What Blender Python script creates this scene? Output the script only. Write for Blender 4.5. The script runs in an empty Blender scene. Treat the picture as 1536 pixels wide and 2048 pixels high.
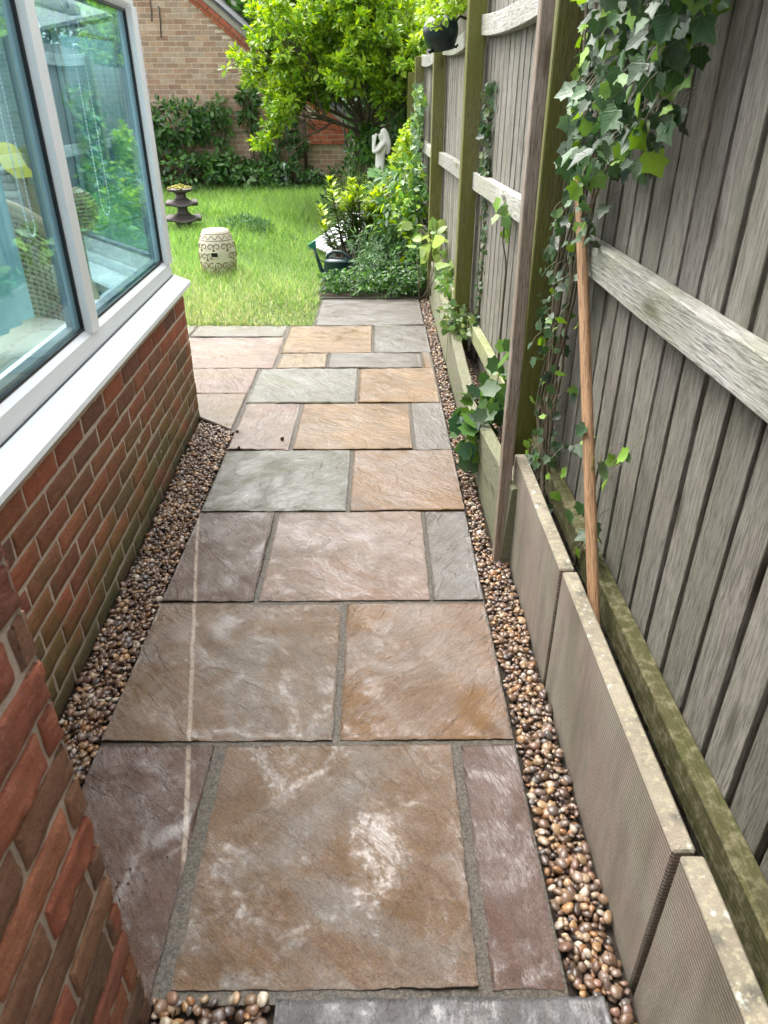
import bpy, bmesh, math, random
import numpy as np
from mathutils import Vector, Matrix, noise
R = math.radians
random.seed(7); RNG = np.random.default_rng(7)
S = bpy.context.scene; C = S.collection

# ---------------------------------------------------------------- camera, light, exposure
cam = bpy.data.objects.new('camera', bpy.data.cameras.new('camera')); C.objects.link(cam)
cam.location = (0, 0, 1.48); cam.rotation_euler = (R(90-30.1), 0, R(-.52))
cam.data.sensor_fit = 'VERTICAL'; cam.data.sensor_height = 24; cam.data.lens = 24*1420/2048
cam.data.clip_start = .02; cam.data.clip_end = 400
cam.data.dof.use_dof = True; cam.data.dof.focus_distance = 3.2; cam.data.dof.aperture_fstop = 5.0
S.camera = cam
S.view_settings.view_transform = 'Standard'; S.view_settings.look = 'None'; S.view_settings.gamma = 1
S.view_settings.exposure = 2.12
SUN_EL, SUN_AZ = R(60), R(-38)
w = bpy.data.worlds.new('World'); S.world = w; w.use_nodes = True
nt = w.node_tree; nt.nodes.clear()
sky = nt.nodes.new('ShaderNodeTexSky'); sky.sky_type = 'NISHITA'; sky.sun_disc = False
sky.sun_elevation = SUN_EL; sky.sun_rotation = SUN_AZ; sky.dust_density = 4; sky.air_density = 1.0; sky.ozone_density = .6
hs = nt.nodes.new('ShaderNodeHueSaturation'); hs.inputs['Saturation'].default_value = .22; hs.inputs['Value'].default_value = 1.0
bg = nt.nodes.new('ShaderNodeBackground'); bg.inputs['Strength'].default_value = .15
wo = nt.nodes.new('ShaderNodeOutputWorld')
nt.links.new(sky.outputs[0], hs.inputs['Color']); nt.links.new(hs.outputs[0], bg.inputs[0]); nt.links.new(bg.outputs[0], wo.inputs[0])
sl = bpy.data.lights.new('sun', 'SUN'); sl.energy = .9; sl.angle = R(58); sl.color = (1, .96, .9)
so = bpy.data.objects.new('sun', sl); C.objects.link(so)
# direction towards the sun: azimuth measured from +Y clockwise
sd = Vector((math.sin(SUN_AZ)*math.cos(SUN_EL), math.cos(SUN_AZ)*math.cos(SUN_EL), math.sin(SUN_EL)))
so.rotation_euler = sd.to_track_quat('Z', 'Y').to_euler(); so.location = (0, 0, 8)

# ---------------------------------------------------------------- node helpers
class NT:
    def __init__(s, name):
        s.m = bpy.data.materials.new(name); s.m.use_nodes = True; s.t = s.m.node_tree; s.t.nodes.clear()
        s.out = s.n('OutputMaterial')
    def n(s, typ, ins={}, **pr):
        nd = s.t.nodes.new('ShaderNode'+typ)
        for k, v in pr.items(): setattr(nd, k, v)
        for k, v in ins.items():
            i = nd.inputs[k]
            if isinstance(v, bpy.types.NodeSocket): s.t.links.new(v, i)
            elif isinstance(v, bpy.types.Node): s.t.links.new(v.outputs[0], i)
            else:
                if hasattr(i.default_value, '__len__') and len(i.default_value) == 4 and len(v) == 3: v = (*v, 1)
                i.default_value = v
        return nd
    def coord(s): return s.n('TexCoord').outputs['Object']
    def map(s, vec, sc=(1,1,1), rot=(0,0,0), loc=(0,0,0)):
        return s.n('Mapping', {'Vector': vec, 'Scale': sc, 'Rotation': rot, 'Location': loc}).outputs[0]
    def noise(s, vec, scale, detail=4, rough=.55, dist=0, col=False):
        nd = s.n('TexNoise', {'Vector': vec, 'Scale': scale, 'Detail': detail, 'Roughness': rough, 'Distortion': dist})
        return nd.outputs['Color' if col else 'Fac']
    def ramp(s, fac, stops, interp='LINEAR'):
        nd = s.n('ValToRGB', {'Fac': fac}); e = nd.color_ramp.elements; nd.color_ramp.interpolation = interp
        while len(e) < len(stops): e.new(.5)
        for q, (p, c) in zip(e, stops):
            q.position = p; q.color = (*c, 1) if hasattr(c, '__len__') else (c, c, c, 1)
        return nd.outputs[0]
    def mr(s, v, a, b, c=0, d=1):
        return s.n('MapRange', {'Value': v, 'From Min': a, 'From Max': b, 'To Min': c, 'To Max': d}).outputs[0]
    def math(s, op, a, b=0, c=0):
        nd = s.n('Math', operation=op)
        for i, v in enumerate((a, b, c)):
            if isinstance(v, bpy.types.NodeSocket): s.t.links.new(v, nd.inputs[i])
            else: nd.inputs[i].default_value = v
        return nd.outputs[0]
    def vadd(s, a, b):
        nd = s.n('VectorMath', operation='ADD')
        for i, v in enumerate((a, b)):
            if isinstance(v, bpy.types.NodeSocket): s.t.links.new(v, nd.inputs[i])
            else: nd.inputs[i].default_value = v
        return nd.outputs[0]
    def mix(s, f, a, b, mode='MIX'):
        nd = s.n('Mix', data_type='RGBA', blend_type=mode)
        for i, v in ((0, f), (6, a), (7, b)):
            if isinstance(v, bpy.types.NodeSocket): s.t.links.new(v, nd.inputs[i])
            elif i: nd.inputs[i].default_value = (*v, 1) if len(v) == 3 else v
            else: nd.inputs[0].default_value = v
        return nd.outputs[2]
    def bump(s, h, strength=.5, dist=.01, normal=None):
        d = {'Height': h, 'Strength': strength, 'Distance': dist}
        if normal is not None: d['Normal'] = normal
        return s.n('Bump', d).outputs[0]
    def attr(s, name='Col'): return s.n('Attribute', attribute_name=name).outputs['Color']
    def oattr(s, name):
        return s.n('Attribute', attribute_name=name, attribute_type='OBJECT').outputs['Color']
    def pbr(s, col, rough=.6, normal=None, **kw):
        d = {'Base Color': col, 'Roughness': rough}
        if normal is not None: d['Normal'] = normal
        for k, v in kw.items(): d[k.replace('_', ' ')] = v
        p = s.n('BsdfPrincipled', d); s.t.links.new(p.outputs[0], s.out.inputs[0]); return p
    def sep(s, vec):
        return s.n('SeparateXYZ', {'Vector': vec}).outputs

def simple(name, col, rough=.5, var=.15, scale=8, bump=.15, bscale=60, **kw):
    t = NT(name); v = t.coord(); n = t.noise(v, scale, 5)
    c = t.mix(n, [x*(1-var) for x in col], [min(1, x*(1+var)) for x in col])
    b = t.bump(t.noise(v, bscale, 4), bump, .004)
    t.pbr(c, rough, b, **kw); return t.m

# ---------------------------------------------------------------- mesh builder
class MB:
    def __init__(s): s.v = []; s.f = []; s.c = []; s.m = []; s.l = {}; s.n = 0
    def add(s, verts, faces, col=(1, 1, 1), mat=0, loc=None):
        if loc is not None: s.l[len(s.v)] = loc
        verts = np.asarray(verts, np.float32).reshape(-1, 3)
        c = np.asarray(col, np.float32)
        if c.ndim == 1: c = np.tile(c[:3], (len(verts), 1))
        s.v.append(verts); s.c.append(c)
        for f in (faces if isinstance(faces, list) and len(faces) and isinstance(faces[0], np.ndarray) else [None]):
            if f is not None: s.f.append((f + s.n)); s.m.append(np.full(len(f), mat, np.int32))
        if not (isinstance(faces, list) and len(faces) and isinstance(faces[0], np.ndarray)):
            by = {}
            for f in faces: by.setdefault(len(f), []).append(f)
            for k, fs in by.items():
                a = np.asarray(fs, np.int64); s.f.append(a + s.n); s.m.append(np.full(len(a), mat, np.int32))
        s.n += len(verts); return s
    def bm(s, b, mtx=None, col=(1, 1, 1), mat=0):
        b.verts.ensure_lookup_table(); b.verts.index_update()
        v = np.array([(mtx @ q.co if mtx else q.co)[:] for q in b.verts])
        s.add(v, [tuple(x.index for x in f.verts) for f in b.faces], col, mat); b.free(); return s
    def build(s, name, mats, parent=None, smooth=True, sharp=None):
        me = bpy.data.meshes.new(name); V = np.concatenate(s.v)
        me.vertices.add(len(V)); me.vertices.foreach_set('co', V.ravel())
        nl = sum(f.size for f in s.f); nf = sum(len(f) for f in s.f)
        me.loops.add(nl); me.polygons.add(nf)
        me.loops.foreach_set('vertex_index', np.concatenate([f.ravel() for f in s.f]).astype(np.int32))
        tot = np.concatenate([np.full(len(f), f.shape[1], np.int32) for f in s.f])
        st = np.concatenate([[0], np.cumsum(tot)[:-1]]).astype(np.int32)
        me.polygons.foreach_set('loop_start', st)
        me.polygons.foreach_set('material_index', np.concatenate(s.m))
        me.polygons.foreach_set('use_smooth', np.full(nf, bool(smooth)))
        at = me.color_attributes.new('Col', 'FLOAT_COLOR', 'POINT')
        Cc = np.concatenate(s.c); at.data.foreach_set('color', np.concatenate([Cc, np.ones((len(Cc), 1), np.float32)], 1).ravel())
        if s.l:
            al = me.attributes.new('Leaf', 'FLOAT_VECTOR', 'POINT')
            al.data.foreach_set('vector', np.concatenate([np.asarray(s.l.get(i, np.zeros((len(q), 3))), np.float32) for i, q in enumerate(s.v)]).ravel())
        me.update(calc_edges=True); me.validate()
        for m in (mats if isinstance(mats, (list, tuple)) else [mats]): me.materials.append(m)
        if sharp and smooth: me.set_sharp_from_angle(angle=R(sharp))
        o = bpy.data.objects.new(name, me); C.objects.link(o)
        if parent: o.parent = parent
        return o

def rbox(x0, x1, y0, y1, z0, z1, bev=.002, seg=1):
    b = bmesh.new(); bmesh.ops.create_cube(b, size=1)
    for v in b.verts:
        v.co = ((x0+x1)/2+v.co.x*(x1-x0), (y0+y1)/2+v.co.y*(y1-y0), (z0+z1)/2+v.co.z*(z1-z0))
    if bev: bmesh.ops.bevel(b, geom=b.edges[:], offset=bev, segments=seg, profile=.7, affect='EDGES')
    return b

def gridbox(x0, x1, y0, y1, z0, z1, nx=2, ny=2, nz=8, amp=.002, fr=6, seed=0, bev=.003):
    """a timber-like box, subdivided and slightly wobbled, corners eased"""
    b = bmesh.new(); bmesh.ops.create_cube(b, size=1)
    for ax, n in enumerate((nx, ny, nz)):
        for k in range(1, n):
            p = [0, 0, 0]; p[ax] = -.5+k/n; no = [0, 0, 0]; no[ax] = 1
            bmesh.ops.bisect_plane(b, geom=b.verts[:]+b.edges[:]+b.faces[:], plane_co=p, plane_no=no)
    if bev:
        L = (x1-x0, y1-y0, z1-z0)
    for v in b.verts: v.co = ((x0+x1)/2+v.co.x*(x1-x0), (y0+y1)/2+v.co.y*(y1-y0), (z0+z1)/2+v.co.z*(z1-z0))
    if bev:
        es = [e for e in b.edges if len(e.link_faces) == 2 and e.calc_face_angle(0) > .8]
        bmesh.ops.bevel(b, geom=es, offset=bev, segments=1, affect='EDGES')
    if amp:
        o = Vector((seed*3.7, seed*1.3, 0))
        for v in b.verts:
            n = noise.noise_vector(v.co*fr+o); v.co += Vector(n)*amp
    return b

def tube(mb, pts, rad, n=8, col=(1, 1, 1), mat=0, cap=True):
    pts = [Vector(p) for p in pts]; k = len(pts)
    if not hasattr(rad, '__len__'): rad = [rad]*k
    vs = []; up = None
    for i, p in enumerate(pts):
        t = (pts[min(i+1, k-1)]-pts[max(i-1, 0)]).normalized()
        if up is None: up = t.orthogonal().normalized()
        up = (up - t*up.dot(t))
        up = up.normalized() if up.length > 1e-5 else t.orthogonal().normalized()
        sd_ = t.cross(up)
        for j in range(n):
            a = 2*math.pi*j/n; vs.append(p+(up*math.cos(a)+sd_*math.sin(a))*rad[i])
    fs = [(i*n+j, i*n+(j+1) % n, (i+1)*n+(j+1) % n, (i+1)*n+j) for i in range(k-1) for j in range(n)]
    if cap: fs += [tuple(range(n))[::-1], tuple((k-1)*n+j for j in range(n))]
    mb.add([v[:] for v in vs], fs, col, mat)

def lathe(mb, prof, n=32, col=(1, 1, 1), mat=0, c=(0, 0, 0), sq=None):
    vs = []; 
    for r, z in prof:
        for j in range(n):
            a = 2*math.pi*j/n; x, y = math.cos(a), math.sin(a)
            if sq: m = (abs(x)**sq+abs(y)**sq)**(1/sq); x /= m; y /= m
            vs.append((c[0]+r*x, c[1]+r*y, c[2]+z))
    k = len(prof)
    fs = [(i*n+j, i*n+(j+1) % n, (i+1)*n+(j+1) % n, (i+1)*n+j) for i in range(k-1) for j in range(n)]
    fs += [tuple(range(n))[::-1], tuple((k-1)*n+j for j in range(n))]
    mb.add(vs, fs, col, mat)

def tag(o, label=None, cat=None, group=None, kind=None):
    if label: o['label'] = label
    if cat: o['category'] = cat
    if group: o['group'] = group
    if kind: o['kind'] = kind
    return o
def empty(name, loc=(0, 0, 0), rz=0):
    o = bpy.data.objects.new(name, None); C.objects.link(o); o.location = loc; o.rotation_euler = (0, 0, rz)
    o.empty_display_size = .05; return o

def unit(a): return a/np.maximum(np.linalg.norm(a, axis=-1, keepdims=True), 1e-9)
def scatter(mb, tv, tf, pos, tip, nrm, size, col, mat=0):
    """copies of a leaf template (tip along +Y, face +Z) at pos, joined into mb"""
    tv = np.asarray(tv, float); n = len(pos); k = len(tv)
    y = unit(np.asarray(tip, float)); z = np.asarray(nrm, float); z = unit(z-y*(z*y).sum(1, keepdims=True)); x = np.cross(y, z)
    s = np.asarray(size, float).reshape(-1, 1, 1)
    V = (x[:, None]*tv[None, :, :1]+y[:, None]*tv[None, :, 1:2]+z[:, None]*tv[None, :, 2:3])*s+np.asarray(pos)[:, None]
    cc = np.repeat(np.asarray(col, float)[:, None], k, 1)
    fl = []
    by = {}
    for f in tf: by.setdefault(len(f), []).append(f)
    for q, fs in by.items():
        a = np.asarray(fs)[None]+(np.arange(n)*k)[:, None, None]; fl.append(a.reshape(-1, q))
    mb.add(V.reshape(-1, 3), fl, cc.reshape(-1, 3), mat, np.tile(tv, (n, 1)))

# leaf templates
LEAF = ([(0, 0, 0), (-.17, .3, .05), (-.2, .62, .03), (0, 1, -.08), (.2, .62, .03), (.17, .3, .05), (0, .32, -.02), (0, .66, -.03)],
        [(0, 6, 1), (0, 5, 6), (1, 6, 7, 2), (6, 5, 4, 7), (2, 7, 3), (7, 4, 3)])
NARROW = ([(0, 0, 0), (-.09, .4, .02), (0, 1, -.15), (.09, .4, .02)], [(0, 3, 2, 1)])
ROUND = ([(0, 0, 0), (-.3, .12, .04), (-.42, .42, .04), (-.27, .75, .02), (0, 1, -.1), (.27, .75, .02), (.42, .42, .04), (.3, .12, .04), (0, .45, -.03)],
         [(8, 1, 0), (8, 2, 1), (8, 3, 2), (8, 4, 3), (8, 5, 4), (8, 6, 5), (8, 7, 6), (8, 0, 7)])
def ivy_t():
    o = [(0, .06), (-.24, -.03), (-.46, .12), (-.38, .32), (-.52, .56), (-.27, .66), (0, 1), (.27, .66), (.52, .56), (.38, .32), (.46, .12), (.24, -.03)]
    vs = [(0, .3, -.05)]+[(x, y, .30*abs(x)-.28*max(0, y-.45)-.25*max(0, abs(x)-.35)) for x, y in o]
    return vs, [(0, 1+(i+1) % 12, 1+i) for i in range(12)]
IVY = ivy_t()
BLADE = ([(-.5, 0, 0), (.5, 0, 0), (.38, .5, .04), (-.38, .5, .04), (0, 1, .22)], [(0, 1, 2, 3), (3, 2, 4)])

def rdir(n, up=0., spread=1.):
    a = RNG.normal(size=(n, 3))*spread; a[:, 2] += up; return unit(a)
def pick(cols, n, jit=.15):
    c = np.asarray(cols, float)[RNG.integers(0, len(cols), n)]
    return np.clip(c*(1+RNG.normal(size=(n, 1))*jit), 0, 1)

# ---------------------------------------------------------------- materials
def m_slab():
    t = NT('wet_sandstone'); v = t.coord()
    v0 = t.vadd(v, t.oattr('off'))
    ang = t.n('Attribute', attribute_name='ang', attribute_type='OBJECT').outputs['Fac']
    rv = t.n('VectorRotate', {'Vector': v0, 'Angle': ang}, rotation_type='Z_AXIS').outputs[0]
    st = t.map(rv, (1, .2, 1)); st2 = t.map(rv, (1, .45, 1))
    ca, cb, cc = t.oattr('col_a'), t.oattr('col_b'), t.oattr('col_c')
    big = t.noise(v0, 3.2, 6, .62, .6); big2 = t.noise(v0, 5.5, 5, .6, 1.2)
    c = t.mix(t.mr(big, .45, .55), ca, cb)
    c = t.mix(t.mr(t.noise(t.vadd(v0, (3, 1, 7)), 2.6, 6, .6, .8), .50, .62), c, cc)
    c = t.mix(t.mr(t.noise(st, 22, 6, .65, .3), .42, .64, 0, .5), c, t.mix(.5, c, (.05, .035, .03)))
    c = t.mix(t.mr(t.noise(v0, 130, 5, .8), .46, .62, 0, .55), c, t.mix(.55, c, (.02, .012, .008)))
    c = t.mix(t.mr(t.noise(t.vadd(v0, (9, 2, 2)), 60, 5, .7), .52, .7, 0, .22), c, t.mix(.2, c, (.5, .42, .34)))
    pit_shade = t.noise(t.map(rv, (1, .55, 1)), 420, 4, .8)
    c = t.mix(t.mr(pit_shade, .50, .60, 0, .55), c, t.mix(.75, c, (.012, .008, .005))); c = t.mix(t.mr(pit_shade, .46, .38, 0, .30), c, t.mix(.3, c, (.6, .5, .4)))  # fine relief shading painted into the colour: dark pits, light crests
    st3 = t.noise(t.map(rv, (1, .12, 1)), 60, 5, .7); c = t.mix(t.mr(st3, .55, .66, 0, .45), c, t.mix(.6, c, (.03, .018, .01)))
    c = t.n('HueSaturation', {'Color': c, 'Saturation': 1.28, 'Value': .97}).outputs[0]
    # pale saw-dust streak along the left of the path
    x, y, z = t.sep(v)[:3]
    lx = t.math('ADD', x, t.math('MULTIPLY_ADD', y, .196, .447-.2))
    d = t.math('ABSOLUTE', t.math('ADD', lx, t.math('MULTIPLY', t.math('SUBTRACT', t.noise(v, 9, 3), .5), .012)))
    line = t.math('MULTIPLY', t.mr(d, .0035, .008, 1, 0), t.math('MULTIPLY', t.mr(y, .95, 1.0), t.mr(y, 2.5, 2.56, 1, 0)))
    line = t.math('MULTIPLY', line, t.mr(t.noise(v, 60, 4, .7), .3, .55, .25, .85))
    c = t.mix(line, c, (.42, .33, .25))
    # riven height: stretched ripples with terrace edges
    n1 = t.noise(st, 9, 7, .6, .5); n2 = t.noise(st2, 30, 6, .65, .6)
    tt = t.math('MULTIPLY', t.noise(st2, 3.6, 5, .5, .8), 11)
    fr = t.math('FRACT', tt); ter = t.math('ADD', t.math('FLOOR', tt), t.mr(fr, .0, .16))
    h = t.math('ADD', t.math('MULTIPLY', n1, 1.0), t.math('MULTIPLY', n2, .95))
    h = t.math('ADD', h, t.math('MULTIPLY', ter, .22))
    crk = t.math('MULTIPLY', t.mr(fr, 0, .05, 1, 0), t.mr(t.noise(v0, 7, 3), .45, .6))
    c = t.mix(t.math('MULTIPLY', crk, .55), c, (.03, .02, .015))
    fine = t.math('ADD', t.noise(v0, 330, 5, .8), t.math('MULTIPLY', t.noise(t.map(rv, (1, .3, 1)), 95, 4, .7), 2.0))
    h2 = t.math('ADD', h, t.math('MULTIPLY', fine, .30))
    wet = t.mr(t.math('ADD', big2, t.math('MULTIPLY', t.math('SUBTRACT', t.noise(v0, 55, 6, .8), .5), .7)), .30, .64)   # 0 = film of water
    nb = t.bump(h2, 1, .014)
    cn = t.n('Bump', {'Height': t.math('ADD', h2, t.math('MULTIPLY', t.noise(v0, 90, 3), .12)), 'Strength': t.mr(wet, 0, 1, .14, .9), 'Distance': .013}).outputs[0]
    t.pbr(c, .55, nb, Coat_Weight=1., Coat_Roughness=t.mr(wet, 0, 1, .05, .10), Coat_Normal=cn, Coat_IOR=1.5)
    return t.m
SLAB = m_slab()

def m_mortar():
    t = NT('damp_mortar'); v = t.coord()
    c = t.mix(t.mr(t.noise(v, 170, 5, .85), .38, .62), (.02, .016, .012), (.17, .143, .11)); c = t.mix(t.mr(t.noise(v, 6, 4), .45, .7, 0, .25), c, (.05, .045, .025))
    t.pbr(c, .7, t.bump(t.noise(v, 220, 4, .7), 1, .006), Coat_Weight=.1, Coat_Roughness=.3); return t.m
MORTAR = m_mortar()

def m_brick(name, algae=0., mort=(.36, .29, .22), rough=.8, fine=1.):
    t = NT(name); v = t.coord(); a = t.attr()
    n = t.noise(v, 14, 6, .65, .5)
    c = t.mix(t.mr(n, .3, .7, 0, .75), a, t.mix(.6, a, (.12, .05, .03)))
    c = t.mix(t.mr(t.noise(v, 45, 5, .7), .5, .75, 0, .5), c, t.mix(.5, a, (.5, .3, .2)))
    c = t.mix(t.mr(t.noise(v, 200, 5, .8), .52, .64, 0, .6), c, (.05, .022, .016)); c = t.mix(t.mr(t.noise(v, 300, 4, .8), .42, .34, 0, .35), c, t.mix(.5, c, (.6, .42, .3)))
    if algae:
        z = t.sep(v)[2]
        g = t.math('MULTIPLY', t.mr(z, .05, .60, 1, 0), t.mr(t.noise(t.map(v, (1, 1, 1.6)), 3.2, 5, .6, .4), .34, .54))
        c = t.mix(t.math('MULTIPLY', g, algae), c, t.mix(t.noise(v, 30, 4), (.055, .06, .012), (.14, .17, .03)))
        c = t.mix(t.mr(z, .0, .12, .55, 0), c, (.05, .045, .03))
    h = t.math('ADD', t.noise(v, 60, 6, .7), t.math('MULTIPLY', t.noise(t.map(v, (1, 1, 3)), 20, 4, .6, 1), .8))
    h = t.math('ADD', h, t.math('MULTIPLY', t.noise(v, 260, 4, .75), .5)); t.pbr(c, rough, t.bump(h, .9*fine, .008)); return t.m
BRICK = m_brick('red_brick', .85); BRICKN = m_brick('red_brick_near', .25); BUFF = m_brick('buff_brick', .0, fine=.6)
def m_pointing(name, a, b):
    t = NT(name); v = t.coord()
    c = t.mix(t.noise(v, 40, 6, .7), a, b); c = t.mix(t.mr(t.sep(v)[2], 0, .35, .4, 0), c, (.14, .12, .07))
    t.pbr(c, .9, t.bump(t.noise(v, 90, 5, .75), 1, .006)); return t.m
POINT = m_pointing('sandy_pointing', (.40, .33, .25), (.70, .60, .49)); POINTW = simple('pale_pointing', (.62, .52, .40), .9)

def m_wood(name, cols, axis='z', algae=(.09, .11, .03), alg=.0, rings=1., wet=.0, rough=.75, stain=None):
    t = NT(name); v = t.coord()
    a = t.attr('Col'); v1 = t.vadd(v, t.map(a, (37, 37, 37)))
    sc = {'z': (1, 1, .05), 'y': (1, .05, 1), 'x': (.05, 1, 1)}[axis]
    vs = t.map(v1, sc)
    warp = t.vadd(vs, t.map(t.noise(v1, 3.2, 3, .5, 0, True), (.03, .03, .03)))
    g = t.noise(warp, 85, 6, .62, .8); g2 = t.noise(vs, 320, 4, .7)
    c = t.mix(t.mr(g, .32, .68), cols[0], cols[1]); c = t.mix(t.mr(t.noise(t.map(v1, tuple(.3+.7*q for q in sc)), 7, 5, .6), .35, .7), c, cols[2])
    c = t.mix(t.mr(g2, .50, .60, 0, .8), c, [q*.35 for q in cols[0]])
    c = t.mix(t.mr(t.noise(t.map(v1, tuple(.12+.88*q for q in sc)), 14, 4, .6), .62, .70, 0, .5), c, [q*.5 for q in cols[0]])
    # tone of each board
    c = t.n('HueSaturation', {'Color': c, 'Value': t.mr(t.sep(a)[0], 0, 1, .72, 1.22)}).outputs[0]
    # knots
    kn = t.n('TexVoronoi', {'Vector': t.map(v1, {'z': (9, 9, 2.6), 'y': (9, 2.6, 9), 'x': (2.6, 9, 9)}[axis]), 'Scale': 1.}, feature='F1').outputs['Distance']
    c = t.mix(t.mr(kn, .07, .2, .85, 0), c, (.05, .035, .025))
    if alg:
        m = t.mr(t.math('ADD', t.noise(t.map(v, tuple(.4+.6*q for q in sc)), 5, 6, .65), t.math('MULTIPLY', t.mr(t.sep(v)[2], 0, 1.2, 1, 0), .12)), .42, .62, 0, alg)
        c = t.mix(m, c, algae)
    if stain: c = t.mix(t.mr(t.noise(v, 32, 6, .75, .3), .48, .64, 0, .6), c, stain)
    h = t.math('ADD', g, t.math('MULTIPLY', g2, .5)); h = t.math('ADD', h, t.math('MULTIPLY', t.mr(kn, .03, .16), .4))
    t.pbr(c, rough, t.bump(h, 1.0, .006), Specular_IOR_Level=.4); return t.m
GREY = ((.14, .122, .102), (.36, .335, .295), (.245, .222, .19))
W_BOARD = m_wood('weathered_grey_boards', GREY, 'z', (.12, .135, .075), .3)
W_BACK = simple('gap_shadow_backs', (.018, .014, .010), .9)  # near-black: the shadow in the board gaps is put into the colour
W_RAIL = m_wood('weathered_rail', ((.34, .325, .29), (.52, .51, .47), (.43, .42, .385)), 'y', (.17, .19, .09), .45)
W_POST = m_wood('green_tinged_post', ((.15, .14, .045), (.25, .235, .09), (.20, .19, .065)), 'z', (.13, .14, .015), .75)
W_BATTEN = m_wood('grey_batten', ((.26, .20, .15), (.42, .36, .30), (.34, .29, .24)), 'z', (.2, .13, .07), .5)
W_MOSS = m_wood('mossy_rail', ((.075, .062, .022), (.14, .115, .05), (.10, .088, .028)), 'y', (.055, .055, .010), .9, stain=(.25, .22, .13))
W_LOW = m_wood('mossy_far_rail', ((.20, .18, .12), (.34, .32, .24), (.27, .26, .17)), 'y', (.22, .25, .08), .8, stain=(.45, .44, .33))
W_EDGE = m_wood('pale_timber_edging', ((.22, .20, .135), (.34, .32, .24), (.28, .27, .19)), 'y', (.14, .155, .065), .5)
W_POLE = m_wood('orange_brown_handle', ((.36, .20, .10), (.48, .29, .155), (.42, .24, .12)), 'z', rough=.6)

def m_concrete(name, c0, c1, green=.5, ribs=False, lich=False):
    t = NT(name); v = t.coord(); n = t.noise(v, 5, 6, .6, .5)
    c = t.mix(t.mr(n, .35, .65), c0, c1)
    c = t.mix(t.mr(t.noise(t.map(v, (1, 1, .4)), 7, 5, .6), .45, .7, 0, green), c, (.12, .13, .05))
    c = t.mix(t.mr(t.noise(v, 240, 3, .7), .3, .8, 0, .3), c, [q*.4 for q in c0])
    c = t.mix(t.mr(t.noise(t.map(v, (1, 3.5, .7)), 4, 6, .7), .46, .64, 0, .5), c, (.13, .11, .075)); c = t.mix(t.mr(t.sep(v)[2], 0, .1, .5, 0), c, (.07, .06, .035))
    h = t.noise(v, 160, 4, .7)
    if ribs:
        w_ = t.n('TexWave', {'Vector': t.map(v, (1, 1, 1), (0, 0, 0)), 'Scale': 33, 'Distortion': .3, 'Detail': 1, 'Detail Scale': 2}, bands_direction='Z').outputs[1]
        amt = t.math('MULTIPLY', t.mr(t.sep(v)[1], 2.0, 1.3, 0, 1), .8)
        h = t.math('ADD', t.math('MULTIPLY', h, .3), t.math('MULTIPLY', t.mr(w_, .25, .75), amt))
        c = t.mix(t.math('MULTIPLY', t.mr(w_, .75, .1), t.math('MULTIPLY', amt, .5)), c, [q*.3 for q in c0])
    if lich:
        vo = t.n('TexVoronoi', {'Vector': t.vadd(v, t.map(t.noise(v, 30, 3, .5, 0, True), (.02, .02, .02))), 'Scale': 17, 'Randomness': 1.}).outputs['Distance']
        c = t.mix(t.mr(vo, .12, .32, .7, 0), c, (.06, .058, .05))
        c = t.mix(t.mr(t.noise(v, 70, 4, .7), .52, .62, 0, .75), c, (.34, .31, .2))
        c = t.mix(t.mr(t.noise(v, 34, 4, .6), .62, .68, 0, .8), c, (.42, .46, .40))
    t.pbr(c, .85, t.bump(h, .8, .004)); return t.m
CONC = m_concrete('ribbed_concrete', (.30, .225, .185), (.33, .30, .23), .5, ribs=True)
CONCT = m_concrete('lichened_concrete_edge', (.24, .20, .155), (.33, .29, .21), .25, lich=True)

def m_leaf(name, rough=.4, trans=.35, spec=.5, vein=False):
    t = NT(name); a = t.attr(); v = t.coord()
    c = t.mix(t.mr(t.noise(v, 25, 3), .3, .7, 0, .35), a, t.mix(.5, a, (.02, .04, .01)))
    nb = t.noise(v, 120, 3)
    if vein:
        lv = t.n('Attribute', attribute_name='Leaf').outputs['Vector']; lx, ly, lz = t.sep(lv)[:3]
        ax = t.math('ABSOLUTE', lx); an = t.math('ARCTAN2', ax, t.math('SUBTRACT', ly, .06)); pp = t.math('PINGPONG', an, R(27))
        rr_ = t.math('SQRT', t.math('ADD', t.math('MULTIPLY', lx, lx), t.math('MULTIPLY', ly, ly)))
        dv = t.math('MULTIPLY', pp, rr_) ; vn = t.mr(dv, .004, .020, 1, 0); sv = t.mr(t.math('PINGPONG', t.math('SUBTRACT', ly, ax), .07), 0, .012, .5, 0)
        vn = t.math('MAXIMUM', vn, sv); c = t.mix(t.math('MULTIPLY', vn, .45), c, t.mix(.5, c, (.35, .45, .2))); nb = t.math('SUBTRACT', nb, vn)
    p = t.n('BsdfPrincipled', {'Base Color': c, 'Roughness': rough, 'Specular IOR Level': spec, 'Normal': t.bump(nb, .35, .003)})
    tc = t.n('HueSaturation', {'Color': c, 'Value': 1.7, 'Saturation': 1.1, 'Hue': .49}).outputs[0]
    tr = t.n('BsdfTranslucent', {'Color': tc})
    mx = t.n('MixShader', {0: trans, 1: p, 2: tr}); t.t.links.new(mx.outputs[0], t.out.inputs[0]); return t.m
LEAFM = m_leaf('leaf'); IVYM = m_leaf('ivy_leaf', .36, .22, .45, True); GRASSM = m_leaf('grass_blade', .45, .45, .4)
BARK = simple('bark', (.10, .08, .055), .9, .4, 20, 1., 70)
STEM = simple('stem', (.12, .10, .06), .8, .3, 30)

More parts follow.
